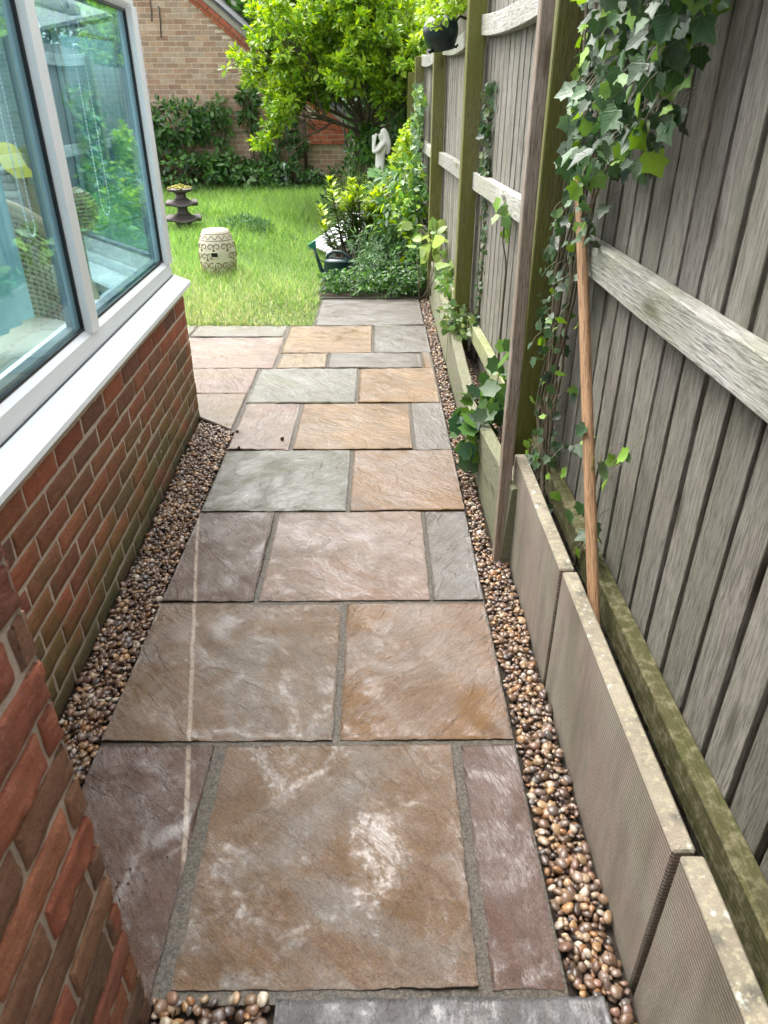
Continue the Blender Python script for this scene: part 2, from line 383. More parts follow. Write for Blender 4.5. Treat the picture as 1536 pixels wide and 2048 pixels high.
def m_pebble():
    t = NT('wet_pebbles'); a = t.attr(); v = t.coord()
    c = t.mix(t.mr(t.noise(v, 160, 4, .7, 1), .42, .64, 0, .8), a, t.mix(.55, a, (.06, .035, .02)))
    t.pbr(c, .4, t.bump(t.noise(v, 200, 3), .2, .002), Coat_Weight=.3, Coat_Roughness=.2); return t.m
PEB = m_pebble()
def m_soil():
    t = NT('damp_soil'); v = t.coord()
    c = t.mix(t.noise(v, 30, 6, .7), (.02, .014, .009), (.07, .05, .03))
    t.pbr(c, .95, t.bump(t.noise(v, 60, 6, .8), 1, .02)); return t.m
SOIL = m_soil()
def m_turf():
    t = NT('turf'); v = t.coord()
    c = t.mix(t.noise(v, 9, 6, .7), (.05, .08, .015), (.14, .17, .05)); c = t.mix(t.mr(t.noise(v, 2, 4), .5, .7, 0, .5), c, (.2, .17, .08))
    t.pbr(c, .95, t.bump(t.noise(v, 70, 6, .8), 1, .02)); return t.m
TURF = m_turf()
UPVC = simple('grey_white_upvc', (.78, .80, .80), .32, .04, 6, .03); UPVCS = simple('white_sill', (.82, .88, .90), .28, .04, 5, .03)
GASKET = simple('black_gasket', (.012, .012, .014), .5); GREYBEAD = simple('grey_inner_frame', (.20, .22, .25), .45, .05)
def m_glass():
    t = NT('tinted_glass'); 
    bf = t.n('NewGeometry').outputs['Backfacing']
    fr = t.mr(t.n('Fresnel', {'IOR': t.mr(bf, 0, 1, 2.15, 1/2.15)}).outputs[0], 0, 1, .07, 1)
    tr = t.n('BsdfTransparent', {'Color': (.86, .95, .96)}); gl = t.n('BsdfGlossy', {'Color': (.60, .90, 1.0), 'Roughness': .012})
    mx = t.n('MixShader', {0: fr, 1: tr, 2: gl}); t.t.links.new(mx.outputs[0], t.out.inputs[0]); return t.m
GLASS = m_glass()
def m_poly():
    t = NT('roof_polycarbonate'); 
    tr = t.n('BsdfTransparent', {'Color': (.92, .95, .95)}); gl = t.n('BsdfTranslucent', {'Color': (.8, .8, .78)})
    mx = t.n('MixShader', {0: .22, 1: tr, 2: gl}); t.t.links.new(mx.outputs[0], t.out.inputs[0]); return t.m
POLY = m_poly()
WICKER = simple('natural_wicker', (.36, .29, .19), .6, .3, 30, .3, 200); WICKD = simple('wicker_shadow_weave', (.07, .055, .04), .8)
PLASTER = simple('pale_blue_plaster', (.42, .62, .66), .9); TILE = simple('grey_floor_tile', (.50, .50, .47), .4)
SLATE = None
def m_slate():
    t = NT('dark_slate'); v = t.coord()
    br = t.n('TexBrick', {'Vector': t.map(v, (1, 1, 1), (0, 0, R(90))), 'Color1': (.07, .075, .09), 'Color2': (.11, .115, .13), 'Mortar': (.01, .01, .012), 'Scale': 1., 'Mortar Size': .012, 'Brick Width': .3, 'Row Height': .2})
    c = t.mix(t.noise(v, 8, 5), br.outputs[0], (.05, .05, .055)); t.pbr(c, .55, t.bump(br.outputs[1], .8, -.01)); return t.m
SLATE = m_slate()
CREAM = simple('cream_glaze', (.62, .58, .46), .28, .06, 12, .1); CREAMB = simple('brown_scroll_relief', (.20, .125, .05), .4)
DARKSTONE = simple('dark_carved_stone', (.075, .06, .055), .55, .35, 14, .8, 60); MOSS = simple('yellow_moss', (.28, .26, .05), .95, .4, 30, 1, 90)
GREENP = simple('dark_green_plastic', (.012, .035, .04), .33, .1); TEAL = simple('teal_rose', (.03, .22, .17), .4)
POTM = simple('green_black_plastic', (.006, .018, .020), .28, .1, bump=0.)
WHITEP = simple('white_paint', (.48, .50, .51), .5, .15, 10); STATM = simple('weathered_white_stone', (.88, .86, .79), .75, .12, 16, .4, 60)
IRON = simple('dark_iron', (.03, .02, .018), .5); BLACK = simple('black_hole', (.004, .004, .004), .9); PIPE = simple('brown_downpipe', (.07, .03, .022), .4)

# ================================================================ THE SETTING
def gridplane(x0, x1, y0, y1, z, n=2, amp=0, fr=1):
    mb = MB(); X, Y = np.meshgrid(np.linspace(x0, x1, n), np.linspace(y0, y1, n)); Z = np.full(X.shape, z, float)
    if amp:
        for i in range(n):
            for j in range(n): Z[i, j] += amp*noise.noise(Vector((X[i, j]*fr, Y[i, j]*fr, 0)))
    a = np.arange(n*n).reshape(n, n)
    f = np.stack([a[:-1, :-1], a[:-1, 1:], a[1:, 1:], a[1:, :-1]], -1).reshape(-1, 4)
    return mb.add(np.stack([X, Y, Z], -1).reshape(-1, 3), [f])
tag(gridplane(-80, 80, -40, 120, -.09, 2).build('ground', SOIL), kind='structure')
# lawn base, at its true outline: left of x=.45 beyond the paving
lawn_bed = MB(); lawn_bed.bm(rbox(-9, -.49, 5.42, 14.6, -.2, -.012, 0)); lawn_bed.bm(rbox(-.489, .6, 6.33, 14.6, -.2, -.014, 0))
tag(lawn_bed.build('lawn', TURF, smooth=False), kind='structure')

# ---- path: mortar bed with its sandstone slabs
bed = MB()
bed.bm(rbox(-.742, .362, .70, 5.41, -.10, -.0085, 0)); bed.bm(rbox(-1.62, -.7425, 3.81, 5.405, -.10, -.009, 0)); bed.bm(rbox(-.49, .358, 5.4105, 6.21, -.10, -.0087, 0)); bed.bm(rbox(-.20, .432, -.3, .6995, -.10, -.009, 0))
b = bmesh.new(); vs = [b.verts.new(p) for p in [(-.7425, 3.39, -.0093), (-.7425, 3.81, -.0093), (-1.1, 3.81, -.0093), (-1.02, 3.64, -.0093)]]; b.faces.new(vs); bed.bm(b)
path = bed.build('path', MORTAR, smooth=False); tag(path, kind='structure')
PINK = ((.34, .22, .18), (.28, .20, .17), (.42, .32, .27)); BUFFC = ((.40, .31, .21), (.33, .23, .15), (.46, .40, .30))
OCH = ((.36, .20, .07), (.24, .125, .03), (.42, .31, .21)); GRN = ((.20, .21, .17), (.135, .14, .10), (.30, .30, .27))
PURP = ((.20, .15, .15), (.15, .105, .105), (.26, .22, .21)); TAN = ((.29, .22, .16), (.24, .165, .11), (.36, .31, .25)); GRY = ((.26, .24, .22), (.21, .19, .175), (.33, .32, .31))
MIXP = ((.33, .24, .20), (.28, .15, .06), (.38, .30, .26))
def _dk(p, k=.56): return tuple(tuple(max(.0, (q-.02)*k) for q in c) for c in p)
PINK, BUFFC, OCH, GRN, PURP, TAN, GRY, MIXP = [_dk(p, k) for p, k in ((((.40, .26, .195), (.32, .215, .16), (.45, .34, .28)), .58), (BUFFC, .7), (((.42, .25, .115), (.30, .145, .025), (.42, .28, .17)), .56), (((.23, .225, .18), (.17, .165, .11), (.31, .30, .26)), .62), (((.27, .175, .145), (.20, .115, .085), (.32, .24, .21)), .54), (((.38, .265, .19), (.31, .195, .115), (.41, .34, .285)), .56), (((.28, .25, .22), (.23, .19, .16), (.34, .32, .30)), .55), (((.38, .25, .17), (.36, .19, .08), (.40, .29, .22)), .54))]
slabs = [  # x0,x1,y0,y1, palette, streak angle, look
 (-.405, .190, .725, 1.324, TAN, 50, 'large square slab, brown and grey with wet buff patches'),
 (-.742, -.440, .700, 1.326, PURP, 38, 'narrow purple-brown slab with white branching vein'),
 (.216, .357, .722, 1.323, PURP, 20, 'narrow plain purple-brown slab'),
 (-.742, -.127, 1.342, 1.940, TAN, 48, 'wide brown slab with long pale streak'),
 (-.107, .358, 1.342, 1.940, MIXP, -50, 'pinkish brown slab with curved crack lines'),
 (-.742, -.430, 1.956, 2.558, PURP, 35, 'purple slab with pale streak near its left edge'),
 (-.411, .175, 1.956, 2.558, PINK, 52, 'pink-grey slab with diagonal ripples'),
 (.189, .358, 1.956, 2.558, GRY, -40, 'narrow grey-brown slab'),
 (-.738, -.137, 2.572, 3.160, GRN, -55, 'blue-grey slab with darker damp patch'),
 (-.119, .360, 2.572, 3.160, MIXP, 48, 'pink slab turning orange at its right corner'),
 (-.738, -.441, 3.174, 3.785, PINK, -30, 'pale pink narrow slab with a thin crack'),
 (-.420, .168, 3.174, 3.785, OCH, 55, 'rippled golden-brown and pink slab'),
 (.182, .358, 3.174, 3.785, GRY, 15, 'narrow grey slab with bright wet streaks'),
 (-.748, -.130, 3.798, 4.388, GRN, 40, 'olive-green and grey slab'),
 (-.116, .352, 3.798, 4.388, OCH, 50, 'golden-orange rippled slab'),
 (-1.40, -.764, 3.952, 4.388, PINK, 10, 'pale pink slab beside the bay corner'),
 (-.650, -.340, 4.402, 4.706, BUFFC, 15, 'small square yellow-buff slab'),
 (-.326, .283, 4.402, 4.706, GRY, 80, 'long thin grey slab'),
 (.296, .350, 4.402, 4.706, MIXP, 0, 'sliver of orange-pink slab at path edge'),
 (-.660, -.045, 4.720, 5.372, OCH, 60, 'orange slab touching the lawn corner'),
 (-.032, .362, 4.720, 5.385, GRY, 20, 'smooth pale grey slab'),
 (-1.45, -.675, 4.402, 5.090, PINK, 60, 'lilac-pink large slab below the lawn'),
 (-1.36, -.690, 5.104, 5.395, GRY, 80, 'pale grey slab strip along the lawn edge'),
 (-1.62, -1.375, 5.104, 5.395, GRY, 40, 'cut piece of pale grey slab half hidden by the bay'),
 (-.480, .352, 5.390, 6.205, GRY, 82, 'pale striped slab farthest along the path'),
 (-.198, .428, .02, .705, ((.15, .148, .15), (.12, .115, .115), (.20, .195, .195)), 0, 'bluish grey slab at the bottom of the picture'),
]
def make_slab(poly, pal, ang, look, k, th=.032):
    """riven slab: displaced top sheet clipped to a wobbly outline, with sides"""
    x0, x1, y0, y1 = poly; st = .0125 if y0 < 3.2 else .02
    nx = max(4, int((x1-x0)/st)); ny = max(4, int((y1-y0)/st))
    u = np.linspace(0, 1, nx+1); v = np.linspace(0, 1, ny+1); V = []
    dz = RNG.uniform(-.0015, .0015); tx, ty = RNG.uniform(-.003, .003, 2)
    ca, sa = math.cos(R(ang)), math.sin(R(ang))
    for j in range(ny+1):
        for i in range(nx+1):
            X = x0+(x1-x0)*u[i]; Y = y0+(y1-y0)*v[j]
            # wobbly edges
            if i in (0, nx): X += .0034*noise.noise(Vector((Y*14, k*3.1, i)))+.0034*noise.noise(Vector((Y*60, k, i)))
            if j in (0, ny): Y += .0034*noise.noise(Vector((X*14, k*5.3, j)))+.0034*noise.noise(Vector((X*60, k, j)))
            a, b_ = X*ca+Y*sa, -X*sa+Y*ca
            z = .0030*noise.noise(Vector((a*9, b_*2.4, k*7)))+.0022*noise.noise(Vector((a*24, b_*5, k*3)))
            t_ = 5*noise.noise(Vector((a*3.0, b_*1.4, k*2.3))); z += .0012*math.floor(t_)
            e = min(u[i], 1-u[i])*(x1-x0); e2 = min(v[j], 1-v[j])*(y1-y0); e = min(e, e2)
            z -= .0022*max(0, 1-e/.013)**2*(1+.8*noise.noise(Vector((X*30, Y*30, 3))))
            V.append((X, Y, z+dz+tx*(u[i]-.5)+ty*(v[j]-.5)))
    a = np.arange((nx+1)*(ny+1)).reshape(ny+1, nx+1)
    f = np.stack([a[:-1, :-1], a[:-1, 1:], a[1:, 1:], a[1:, :-1]], -1).reshape(-1, 4)
    ring = list(a[0, :])+list(a[1:, -1])+list(a[-1, -2::-1])+list(a[-2:0:-1, 0])
    n0 = len(V); V += [(V[i][0], V[i][1], -th) for i in ring]
    m = len(ring); side = [(ring[i], n0+i, n0+(i+1) % m, ring[(i+1) % m]) for i in range(m)]
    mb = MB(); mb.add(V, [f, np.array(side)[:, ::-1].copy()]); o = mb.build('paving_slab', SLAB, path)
    o['col_a'] = pal[0]; o['col_b'] = pal[1]; o['col_c'] = pal[2]; o['ang'] = R(-ang); o['off'] = (k*1.37 % 5, k*2.11 % 7, k*.77)
    o['label'] = 'wet '+look if len(look.split()) > 2 else look
    return o
for k, s_ in enumerate(slabs): make_slab(s_[:4], s_[4], s_[5], s_[6], k)
# the slab cut diagonally beside the bay
def cut_slab(pts, pal, k, look):
    b = bmesh.new(); f = b.faces.new([b.verts.new((*p, -.032)) for p in pts])
    r = bmesh.ops.extrude_face_region(b, geom=[f]); top = [g for g in r['geom'] if isinstance(g, bmesh.types.BMVert)]
    for v_ in top: v_.co.z = 0
    bmesh.ops.recalc_face_normals(b, faces=b.faces[:]); bmesh.ops.bevel(b, geom=[e for e in b.edges if all(q.co.z > -.01 for q in e.verts)], offset=.004, segments=2, affect='EDGES')
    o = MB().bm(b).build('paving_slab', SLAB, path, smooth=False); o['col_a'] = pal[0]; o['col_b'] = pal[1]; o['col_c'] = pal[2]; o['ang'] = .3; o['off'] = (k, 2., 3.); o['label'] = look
cut_slab([(-.765, 3.415), (-.765, 3.937), (-1.30, 3.937), (-1.16, 3.72), (-1.0, 3.62)], PINK, 4.4, 'wet pale pink slab cut diagonally at the bay corner')

# ---- brick walls
def brick_wall(mb, p0, d, n, L, z0, z1, cols, mort=1, cr=.075, bw=.215, jt=.0115, rec=.004, first=0., amp=.0015, nx=1, nz=1, clip=None, over=0., seed=0):
    """courses of separate bricks from p0 along d, outward normal n; mortar sheet behind"""
    d = Vector(d).normalized(); n = Vector(n).normalized(); p0 = Vector(p0); rr = random.Random(seed)
    def P_(s, z, o): return p0+d*s+n*o+Vector((0, 0, z))
    rows = int(round((z1-z0)/cr))
    for r_ in range(rows):
        zb = z0+r_*cr; s = -(bw+jt)*(.5 if r_ % 2 else 0)-first
        while s < L:
            a, b_ = max(s, 0), min(s+bw, L); s += bw+jt
            if b_-a < .02: continue
            zt = zb+cr-jt
            if clip:
                lim = clip(a, b_)
                if zb+.02 > lim: continue
                zt = min(zt, lim)
            c = np.array(cols[rr.randrange(len(cols))])*rr.uniform(.8, 1.2)
            prot = rr.uniform(-.0015, .0015); j = lambda: rr.uniform(-.0015, .0015)
            a += j(); b_ += j(); zz = zb+j(); zt += j()
            NX = max(1 if nx == 1 else 3, int(nx*(b_-a)/bw+.5)); V = []; N2 = nz if nx == 1 else max(3, nz)
            for q in range(N2+1):
                for p in range(NX+1):
                    wl_, hl_ = b_-a, zt-zz; eg = .0035
                    u_ = p/NX if nx == 1 else (0 if p == 0 else 1 if p == NX else (eg+(wl_-2*eg)*(p-1)/max(1, NX-2))/wl_)
                    v_ = q/N2 if nx == 1 else (0 if q == 0 else 1 if q == N2 else (eg+(hl_-2*eg)*(q-1)/max(1, N2-2))/hl_)
                    ss = a+(b_-a)*u_; ze = zz+(zt-zz)*v_
                    o_ = prot
                    if nx > 1:
                        q3 = Vector((ss*35+seed, ze*35, r_))
                        o_ += amp*1.6*noise.noise(q3)+amp*noise.noise(q3*3)
                        ed = min(min(u_, 1-u_)*(b_-a), min(v_, 1-v_)*(zt-zz)); o_ -= (.0030+.002*noise.noise(q3*2)) if ed < .001 else 0
                        if p in (0, NX): ss += amp*.7*noise.noise(q3*1.3+Vector((5, 0, 0)))
                        if q in (0, N2): ze += amp*.7*noise.noise(q3*1.3+Vector((9, 0, 0)))
                    V.append(P_(ss, ze, o_)[:])
            nn = (NX+1)*(N2+1); a_ = np.arange(nn).reshape(N2+1, NX+1)
            f = np.stack([a_[:-1, :-1], a_[:-1, 1:], a_[1:, 1:], a_[1:, :-1]], -1).reshape(-1, 4)
            ring = list(a_[0, :])+list(a_[1:, -1])+list(a_[-1, -2::-1])+list(a_[-2:0:-1, 0])
            bk = [(Vector(V[i])-n*.03)[:] for i in ring]; m = len(ring)
            side = [(ring[i], ring[(i+1) % m], nn+(i+1) % m, nn+i) for i in range(m)]
            flip = d.cross(Vector((0, 0, 1))).dot(n) < 0
            f2, s2 = (f[:, ::-1].copy(), np.array(side)) if flip else (f, np.array(side)[:, ::-1].copy())
            mb.add(V+bk, [f2, s2], c, 0)
    # mortar: rough sheet
    nu = max(2, int(L/.03)) if nx > 1 else 2; nv = max(2, int((z1-z0)/.025)) if nx > 1 else 2
    V = []
    for q in range(nv+1):
        for p in range(nu+1):
            ss, ze = L*p/nu, z0+(z1-z0)*q/nv
            if clip: ze = min(ze, clip(ss, ss))
            V.append(P_(ss, ze, -rec+(amp*.9*noise.noise(Vector((ss*40, ze*40, seed+3))) if nx > 1 else 0))[:])
    a_ = np.arange(len(V)).reshape(nv+1, nu+1); f = np.stack([a_[:-1, :-1], a_[:-1, 1:], a_[1:, 1:], a_[1:, :-1]], -1).reshape(-1, 4)
    mb.add(V, [f[:, ::-1].copy() if d.cross(Vector((0, 0, 1))).dot(n) < 0 else f], (.4, .33, .26), mort)
REDS = [(.42, .125, .06), (.38, .105, .05), (.30, .09, .05), (.44, .16, .075), (.20, .10, .06), (.30, .14, .07), (.40, .11, .055)]
# house wall corner nearest the camera
hw = MB()
brick_wall(hw, (-.437, -1.1, 0), (0, 1, 0), (1, 0, 0), 1.80, -.03, 2.47, REDS, nx=12, nz=6, rec=.0055, amp=.0026, seed=3, jt=.0125, first=.06)
brick_wall(hw, (-.437, .702, 0), (-1, 0, 0), (0, 1, 0), .9, -.03, 2.47, REDS, nx=8, nz=5, rec=.008, amp=.0022, seed=4, first=.11)
hw.bm(rbox(-1.3, -.452, -1.1, .684, -.05, 2.46, 0), None, (.2, .15, .1), 1)
o = hw.build('brick_wall', [BRICKN, POINT], smooth=True, sharp=50)
tag(o, 'nearest red brick house corner at lower left, weathered brick ends sticking out', 'wall')

# ---- conservatory
cons = empty('conservatory', (-2.0, 2.5, 0)); tag(cons, 'white framed conservatory with tinted glass on a low red brick wall', 'conservatory')
INV = Matrix.Translation((2.0, -2.5, 0))
def put(o, par=cons):   # keep world-coordinates vertices under a parent that sits at its base
    o.matrix_parent_inverse = par.matrix_world.inverted() if False else Matrix.Translation(-Vector(par.location)); return o
A = Vector((-.8715, .72)); B = Vector((-.968, 3.614)); D1 = Vector((-.636, .771)).normalized(); Cc = B+D1*1.1; Dd = Vector((-3.3, Cc.y)); Ee = Vector((-3.3, .72))
ZS = .675
bw_ = MB()
def wallrun(mb, p, q, seed, **k):
    d = (q-p); nrm = Vector((d.y, -d.x)).normalized(); brick_wall(mb, (*p, 0), (*d.normalized(), 0), (*nrm, 0), d.length, -.03, ZS, REDS, seed=seed, **k)
BAY = [(.40, .11, .05), (.36, .09, .042), (.31, .085, .048), (.41, .135, .06), (.21, .08, .05), (.29, .11, .055), (.38, .10, .045), (.43, .12, .055)]
REDS, _r = BAY, REDS
wallrun(bw_, A, B, 11, nx=9, nz=5, rec=.0026, first=.03, amp=.0016); wallrun(bw_, B, Cc, 12, nx=4, nz=2, first=.11); wallrun(bw_, Cc, Dd, 13)
o = put(bw_.build('brick_wall', [BRICK, POINT], cons, smooth=True, sharp=50))
def offs(p, q, o_):  # offset line p-q outward
    d = (q-p).normalized(); n = Vector((d.y, -d.x)); return n*o_
def corner_pts(o_):  # polyline A,B,C,D offset outwards by o_, mitred
    P_ = [A, B, Cc, Dd]; out = []
    segs = [((P_[i+1]-P_[i]).normalized()) for i in range(3)]; ns = [Vector((d.y, -d.x)) for d in segs]
    out.append(P_[0]+ns[0]*o_)
    for i in (1, 2):
        m = (ns[i-1]+ns[i]); m = m/(1+ns[i-1].dot(ns[i])); out.append(P_[i]+m*o_)
    out.append(P_[3]+ns[2]*o_); return out
def ribbon(mb, prof, mat=0):
    """sweep a closed (offset, z) profile along the A-B-C-D polyline with mitred corners"""
    cols = [corner_pts(o_) for o_, z in prof]; V = []; k = len(prof)
    for i in range(4):
        for j in range(k): V.append((cols[j][i].x, cols[j][i].y, prof[j][1]))
    f = [(i*k+j, i*k+(j+1) % k, (i+1)*k+(j+1) % k, (i+1)*k+j) for i in range(3) for j in range(k)]
    f += [tuple(range(k))[::-1], tuple(3*k+j for j in range(k))]
    b = bmesh.new(); vv = [b.verts.new(p) for p in V]
    for q in f: b.faces.new([vv[x] for x in q])
    bmesh.ops.recalc_face_normals(b, faces=b.faces[:]); mb.bm(b, None, (1, 1, 1), mat)
m = MB(); ribbon(m, [(-.14, .68), (-.14, .742), (-.036, .738), (.030, .712), (.040, .706), (.042, .690), (.036, .682)])
put(m.build('window_sill', UPVCS, cons, smooth=False))
m = MB(); ribbon(m, [(-.105, .743), (-.105, .815), (-.062, .815), (-.040, .795), (-.036, .7395)]); ribbon(m, [(-.105, 1.80), (-.105, 1.93), (-.036, 1.93), (-.036, 1.82), (-.062, 1.80)])
put(m.build('window_frame', UPVC, cons, smooth=False))
m = MB(); ribbon(m, [(-.034, .738), (-.034, .7415), (-.031, .7415), (-.031, .738)]); put(m.build('sill_joint', GASKET, cons, smooth=False))
m = MB(); ribbon(m, [(-.32, .66), (-.32, .70), (-.142, .70), (-.142, .66)]); put(m.build('inner_window_board', UPVCS, cons, smooth=False))
m = MB(); ribbon(m, [(.0, 1.93), (.06, 1.95), (.075, 2.02), (.02, 2.02), (-.1, 2.0), (-.1, 1.935)]); put(m.build('gutter', UPVC, cons, smooth=False))
def seg_frame(p, q, muls, endw=(.06, .06), idx=0):
    d = (q-p).normalized(); n = Vector((d.y, -d.x)); L = (q-p).length; ang = math.atan2(d.y, d.x)
    T = Matrix.Translation((p.x, p.y, 0)) @ Matrix.Rotation(ang, 4, 'Z')   # local x along, -y outward
    posts = [(0+.0, endw[0])]+[(a, b_) for a, b_ in muls]+[(L-endw[1], L)]
    for i, (a, b_) in enumerate(posts):
        mb = MB(); bx = rbox(a, b_, .030, .105, .80, 1.815, .004, 2); mb.bm(bx, T)
        put(mb.build('mullion', UPVC, cons, smooth=False))
    for i in range(len(posts)-1):
        a, b_ = posts[i][1], posts[i+1][0]
        mb = MB()
        for (xa, xb, za, zb) in ((a-.001, a+.007, .81, 1.80), (b_-.007, b_+.001, .81, 1.80)): mb.bm(rbox(xa, xb, .056, .070, za, zb, 0), T)
        for (xa, xb, za, zb) in ((a, b_, .813, .822), (a, b_, 1.792, 1.802)): mb.bm(rbox(xa, xb, .056, .070, za, zb, 0), T)
        put(mb.build('gasket', GASKET, cons, smooth=False))
        mb = MB()
        for (xa, xb, za, zb) in ((a+.004, a+.024, .815, 1.80), (b_-.024, b_-.004, .815, 1.80), (a+.024, b_-.024, .815, .832), (a+.024, b_-.024, 1.783, 1.80)): mb.bm(rbox(xa, xb, .0705, .105, za, zb, .001), T)
        put(mb.build('glazing_bead', GREYBEAD, cons, smooth=False))
        put(MB().bm(rbox(a+.002, b_-.002, .0615, .0685, .812, 1.802, 0), T).build('glass_pane', GLASS, cons, smooth=False))
L1 = (B-A).length
seg_frame(A, B, [(.42, .49), (1.66, 1.735)], (.05, .075))
seg_frame(B, Cc, [], (.075, .075)); seg_frame(Cc, Dd, [(.80, .86)], (.075, .06))
# roof, inner walls, floor
apex0, apex1 = Vector((-2.15, .73, 2.75)), Vector((-2.15, 3.0, 2.75)); E_ = corner_pts(-.02); z_ = 1.99
rv = [(*E_[0], z_), (*E_[1], z_), (*E_[2], z_), (*E_[3], z_), (-3.3, .73, z_), apex0[:], apex1[:]]
mb = MB(); mb.add(rv, [(0, 1, 6, 5), (1, 2, 6), (2, 3, 6), (3, 4, 5, 6)]); put(mb.build('roof', POLY, cons, smooth=False))
mb = MB()
for a, b_ in ((0, 5), (1, 6), (2, 6), (3, 6), (5, 6), (0, 4)): tube(mb, [rv[a], rv[b_]], .025, 6)
for t_ in (.25, .5, .75): 
    for s_ in (0, 3): tube(mb, [Vector(rv[0 if s_ == 0 else 4]).lerp(Vector(rv[1 if s_ == 0 else 3]), t_), apex0.lerp(apex1, t_)], .016, 6)
put(mb.build('roof_bars', UPVC, cons, smooth=False))
put(MB().bm(rbox(-3.35, -3.25, .72, 4.44, -.05, 1.98, 0)).build('end_wall', PLASTER, cons, smooth=False))
put(MB().bm(rbox(-3.25, -1.31, .60, .71, -.05, 2.7, 0)).build('house_wall', PLASTER, cons, smooth=False))
mb = MB(); mb.add([(*q, .06) for q in (Vector((-.95, .74)), B+Vector((-.11, -.03)), Cc+Vector((-.05, -.1)), Dd+Vector((0, -.1)), Ee)], [(0, 1, 2, 3, 4)]); put(mb.build('floor', TILE, cons, smooth=False))
mb = MB(); IN = corner_pts(-.16); mb.add([p_ for q in IN for p_ in ((*q, .06), (*q, .66))], [(0, 1, 3, 2), (2, 3, 5, 4), (4, 5, 7, 6)]); put(mb.build('inner_wall', PLASTER, cons, smooth=False))

# wicker armchair inside
def weave(mb, surf, nu, nv, rad=.006, amp=.005, du=5):
    """over-under strands on surf(u,v)->(pos,normal)"""
    for j in range(nv):
        v = (j+.5)/nv; pts = []
        for i in range(nu*2+1):
            u = i/(nu*2); p, n = surf(u, v); pts.append(p+n*amp*(1 if (i//1+j) % 2 else -1))
        tube(mb, pts, rad, du, cap=False)
    for i in range(nu):
        u = (i+.5)/nu; tube(mb, [surf(u, v/8)[0] for v in range(9)], rad*.8, 4, cap=False)
chair = empty('wicker_armchair', (-1.62, 3.10, .06), R(22)); chair.scale = (1, 1, 1.12); tag(chair, 'pale woven wicker armchair with curved high back behind the left glass', 'armchair')
def shell(u, v):
    a = R(-100)+R(200)*u; r = .34+.05*v; h = .16+(.32+.42*max(0., math.cos(math.pi*(u-.5)*1.05))**1.2)*v
    p = Vector((math.sin(a)*r, math.cos(a)*r*.95, h)); n = Vector((math.sin(a), math.cos(a), 0)); return p, n
mb = MB(); weave(mb, shell, 46, 34, .0065, .006); mb.build('woven_shell', WICKER, chair)
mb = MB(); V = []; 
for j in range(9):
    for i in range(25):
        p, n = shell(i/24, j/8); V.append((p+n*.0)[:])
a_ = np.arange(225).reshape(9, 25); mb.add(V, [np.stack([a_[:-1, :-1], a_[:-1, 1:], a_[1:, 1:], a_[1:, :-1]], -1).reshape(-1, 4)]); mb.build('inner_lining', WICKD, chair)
mb = MB(); 
for dz in (0, .018): tube(mb, [shell(i/30, 1)[0]+Vector((0, 0, dz)) for i in range(31)], .022, 8)
mb.build('rolled_rim', WICKER, chair)
mb = MB()
def skirt(u, v): a = 2*math.pi*u; return Vector((math.sin(a)*.33, math.cos(a)*.33, .02+.36*v)), Vector((math.sin(a), math.cos(a), 0))
weave(mb, skirt, 44, 22, .0065, .005); mb.build('woven_base', WICKER, chair)
mb = MB(); lathe(mb, [(.001, .37), (.29, .37), (.31, .40), (.30, .46), (.26, .48), (.001, .485)], 28); mb.build('seat_cushion', simple('cream_cushion', (.45, .42, .34), .9), chair)
# rounded frame chair with striped pad and yellow throw
rc = empty('padded_chair', (-1.98, 4.05, .06), R(-25)); tag(rc, 'tall rounded-back chair with grey striped pad and yellow throw, inside left pane', 'chair')
def arch(s, h, w_): 
    if s < .35: return Vector((-w_, 0, .3+(h-.3)*s/.35))
    if s > .65: return Vector((w_, 0, .3+(h-.3)*(1-s)/.35))
    a = math.pi*(s-.35)/.3; return Vector((-w_*math.cos(a), 0, h+w_*math.sin(a)))
mb = MB(); tube(mb, [arch(i/40, .95, .24) for i in range(41)], .03, 10); mb.build('back_frame', WICKER, rc)
mb = MB(); 
for i in range(24):
    z0_ = .32+i*.037; hw_ = .2 if z0_ < .95 else math.sqrt(max(.0, .2**2-(z0_-.95)**2))
    if hw_ > .02: mb.bm(rbox(-hw_, hw_, -.035, .02, z0_, z0_+.035, .008), None, (.35, .36, .35) if i % 3 else (.55, .57, .55))
padm = NT('striped_pad'); padm.pbr(padm.attr(), .9); mb.build('striped_pad', padm.m, rc)
mb = MB(); mb.bm(rbox(-.25, .25, -.5, .0, .3, .4, .03, 2)); mb.build('seat', WICKER, rc)
for sx in (-.22, .22):
    for sy in (-.46, -.03): mb = MB(); tube(mb, [(sx, sy, 0), (sx, sy, .32)], .02, 8); mb.build('leg', WICKER, rc)
mb = MB(); V = [(-.28+.56*i/12, .04*math.sin(i)+(.07 if j else -.07)*1, 1.24-.5*abs(i/12-.55)**1.5-j*.001+.0) for j in range(2) for i in range(13)]
mb.add(V, [(i, i+1, 14+i, 13+i) for i in range(12)]+[]); 
mb.add([(-.30, -.06, 1.22), (-.05, -.06, 1.16), (-.22, -.055, .98), (-.30, .06, 1.22), (-.05, .06, 1.16), (-.22, .05, .98)], [(0, 2, 1), (3, 4, 5), (0, 1, 4, 3), (1, 2, 5, 4), (2, 0, 3, 5)])
mb.build('yellow_throw', simple('yellow_cloth', (.45, .42, .06), .9), rc, smooth=False)
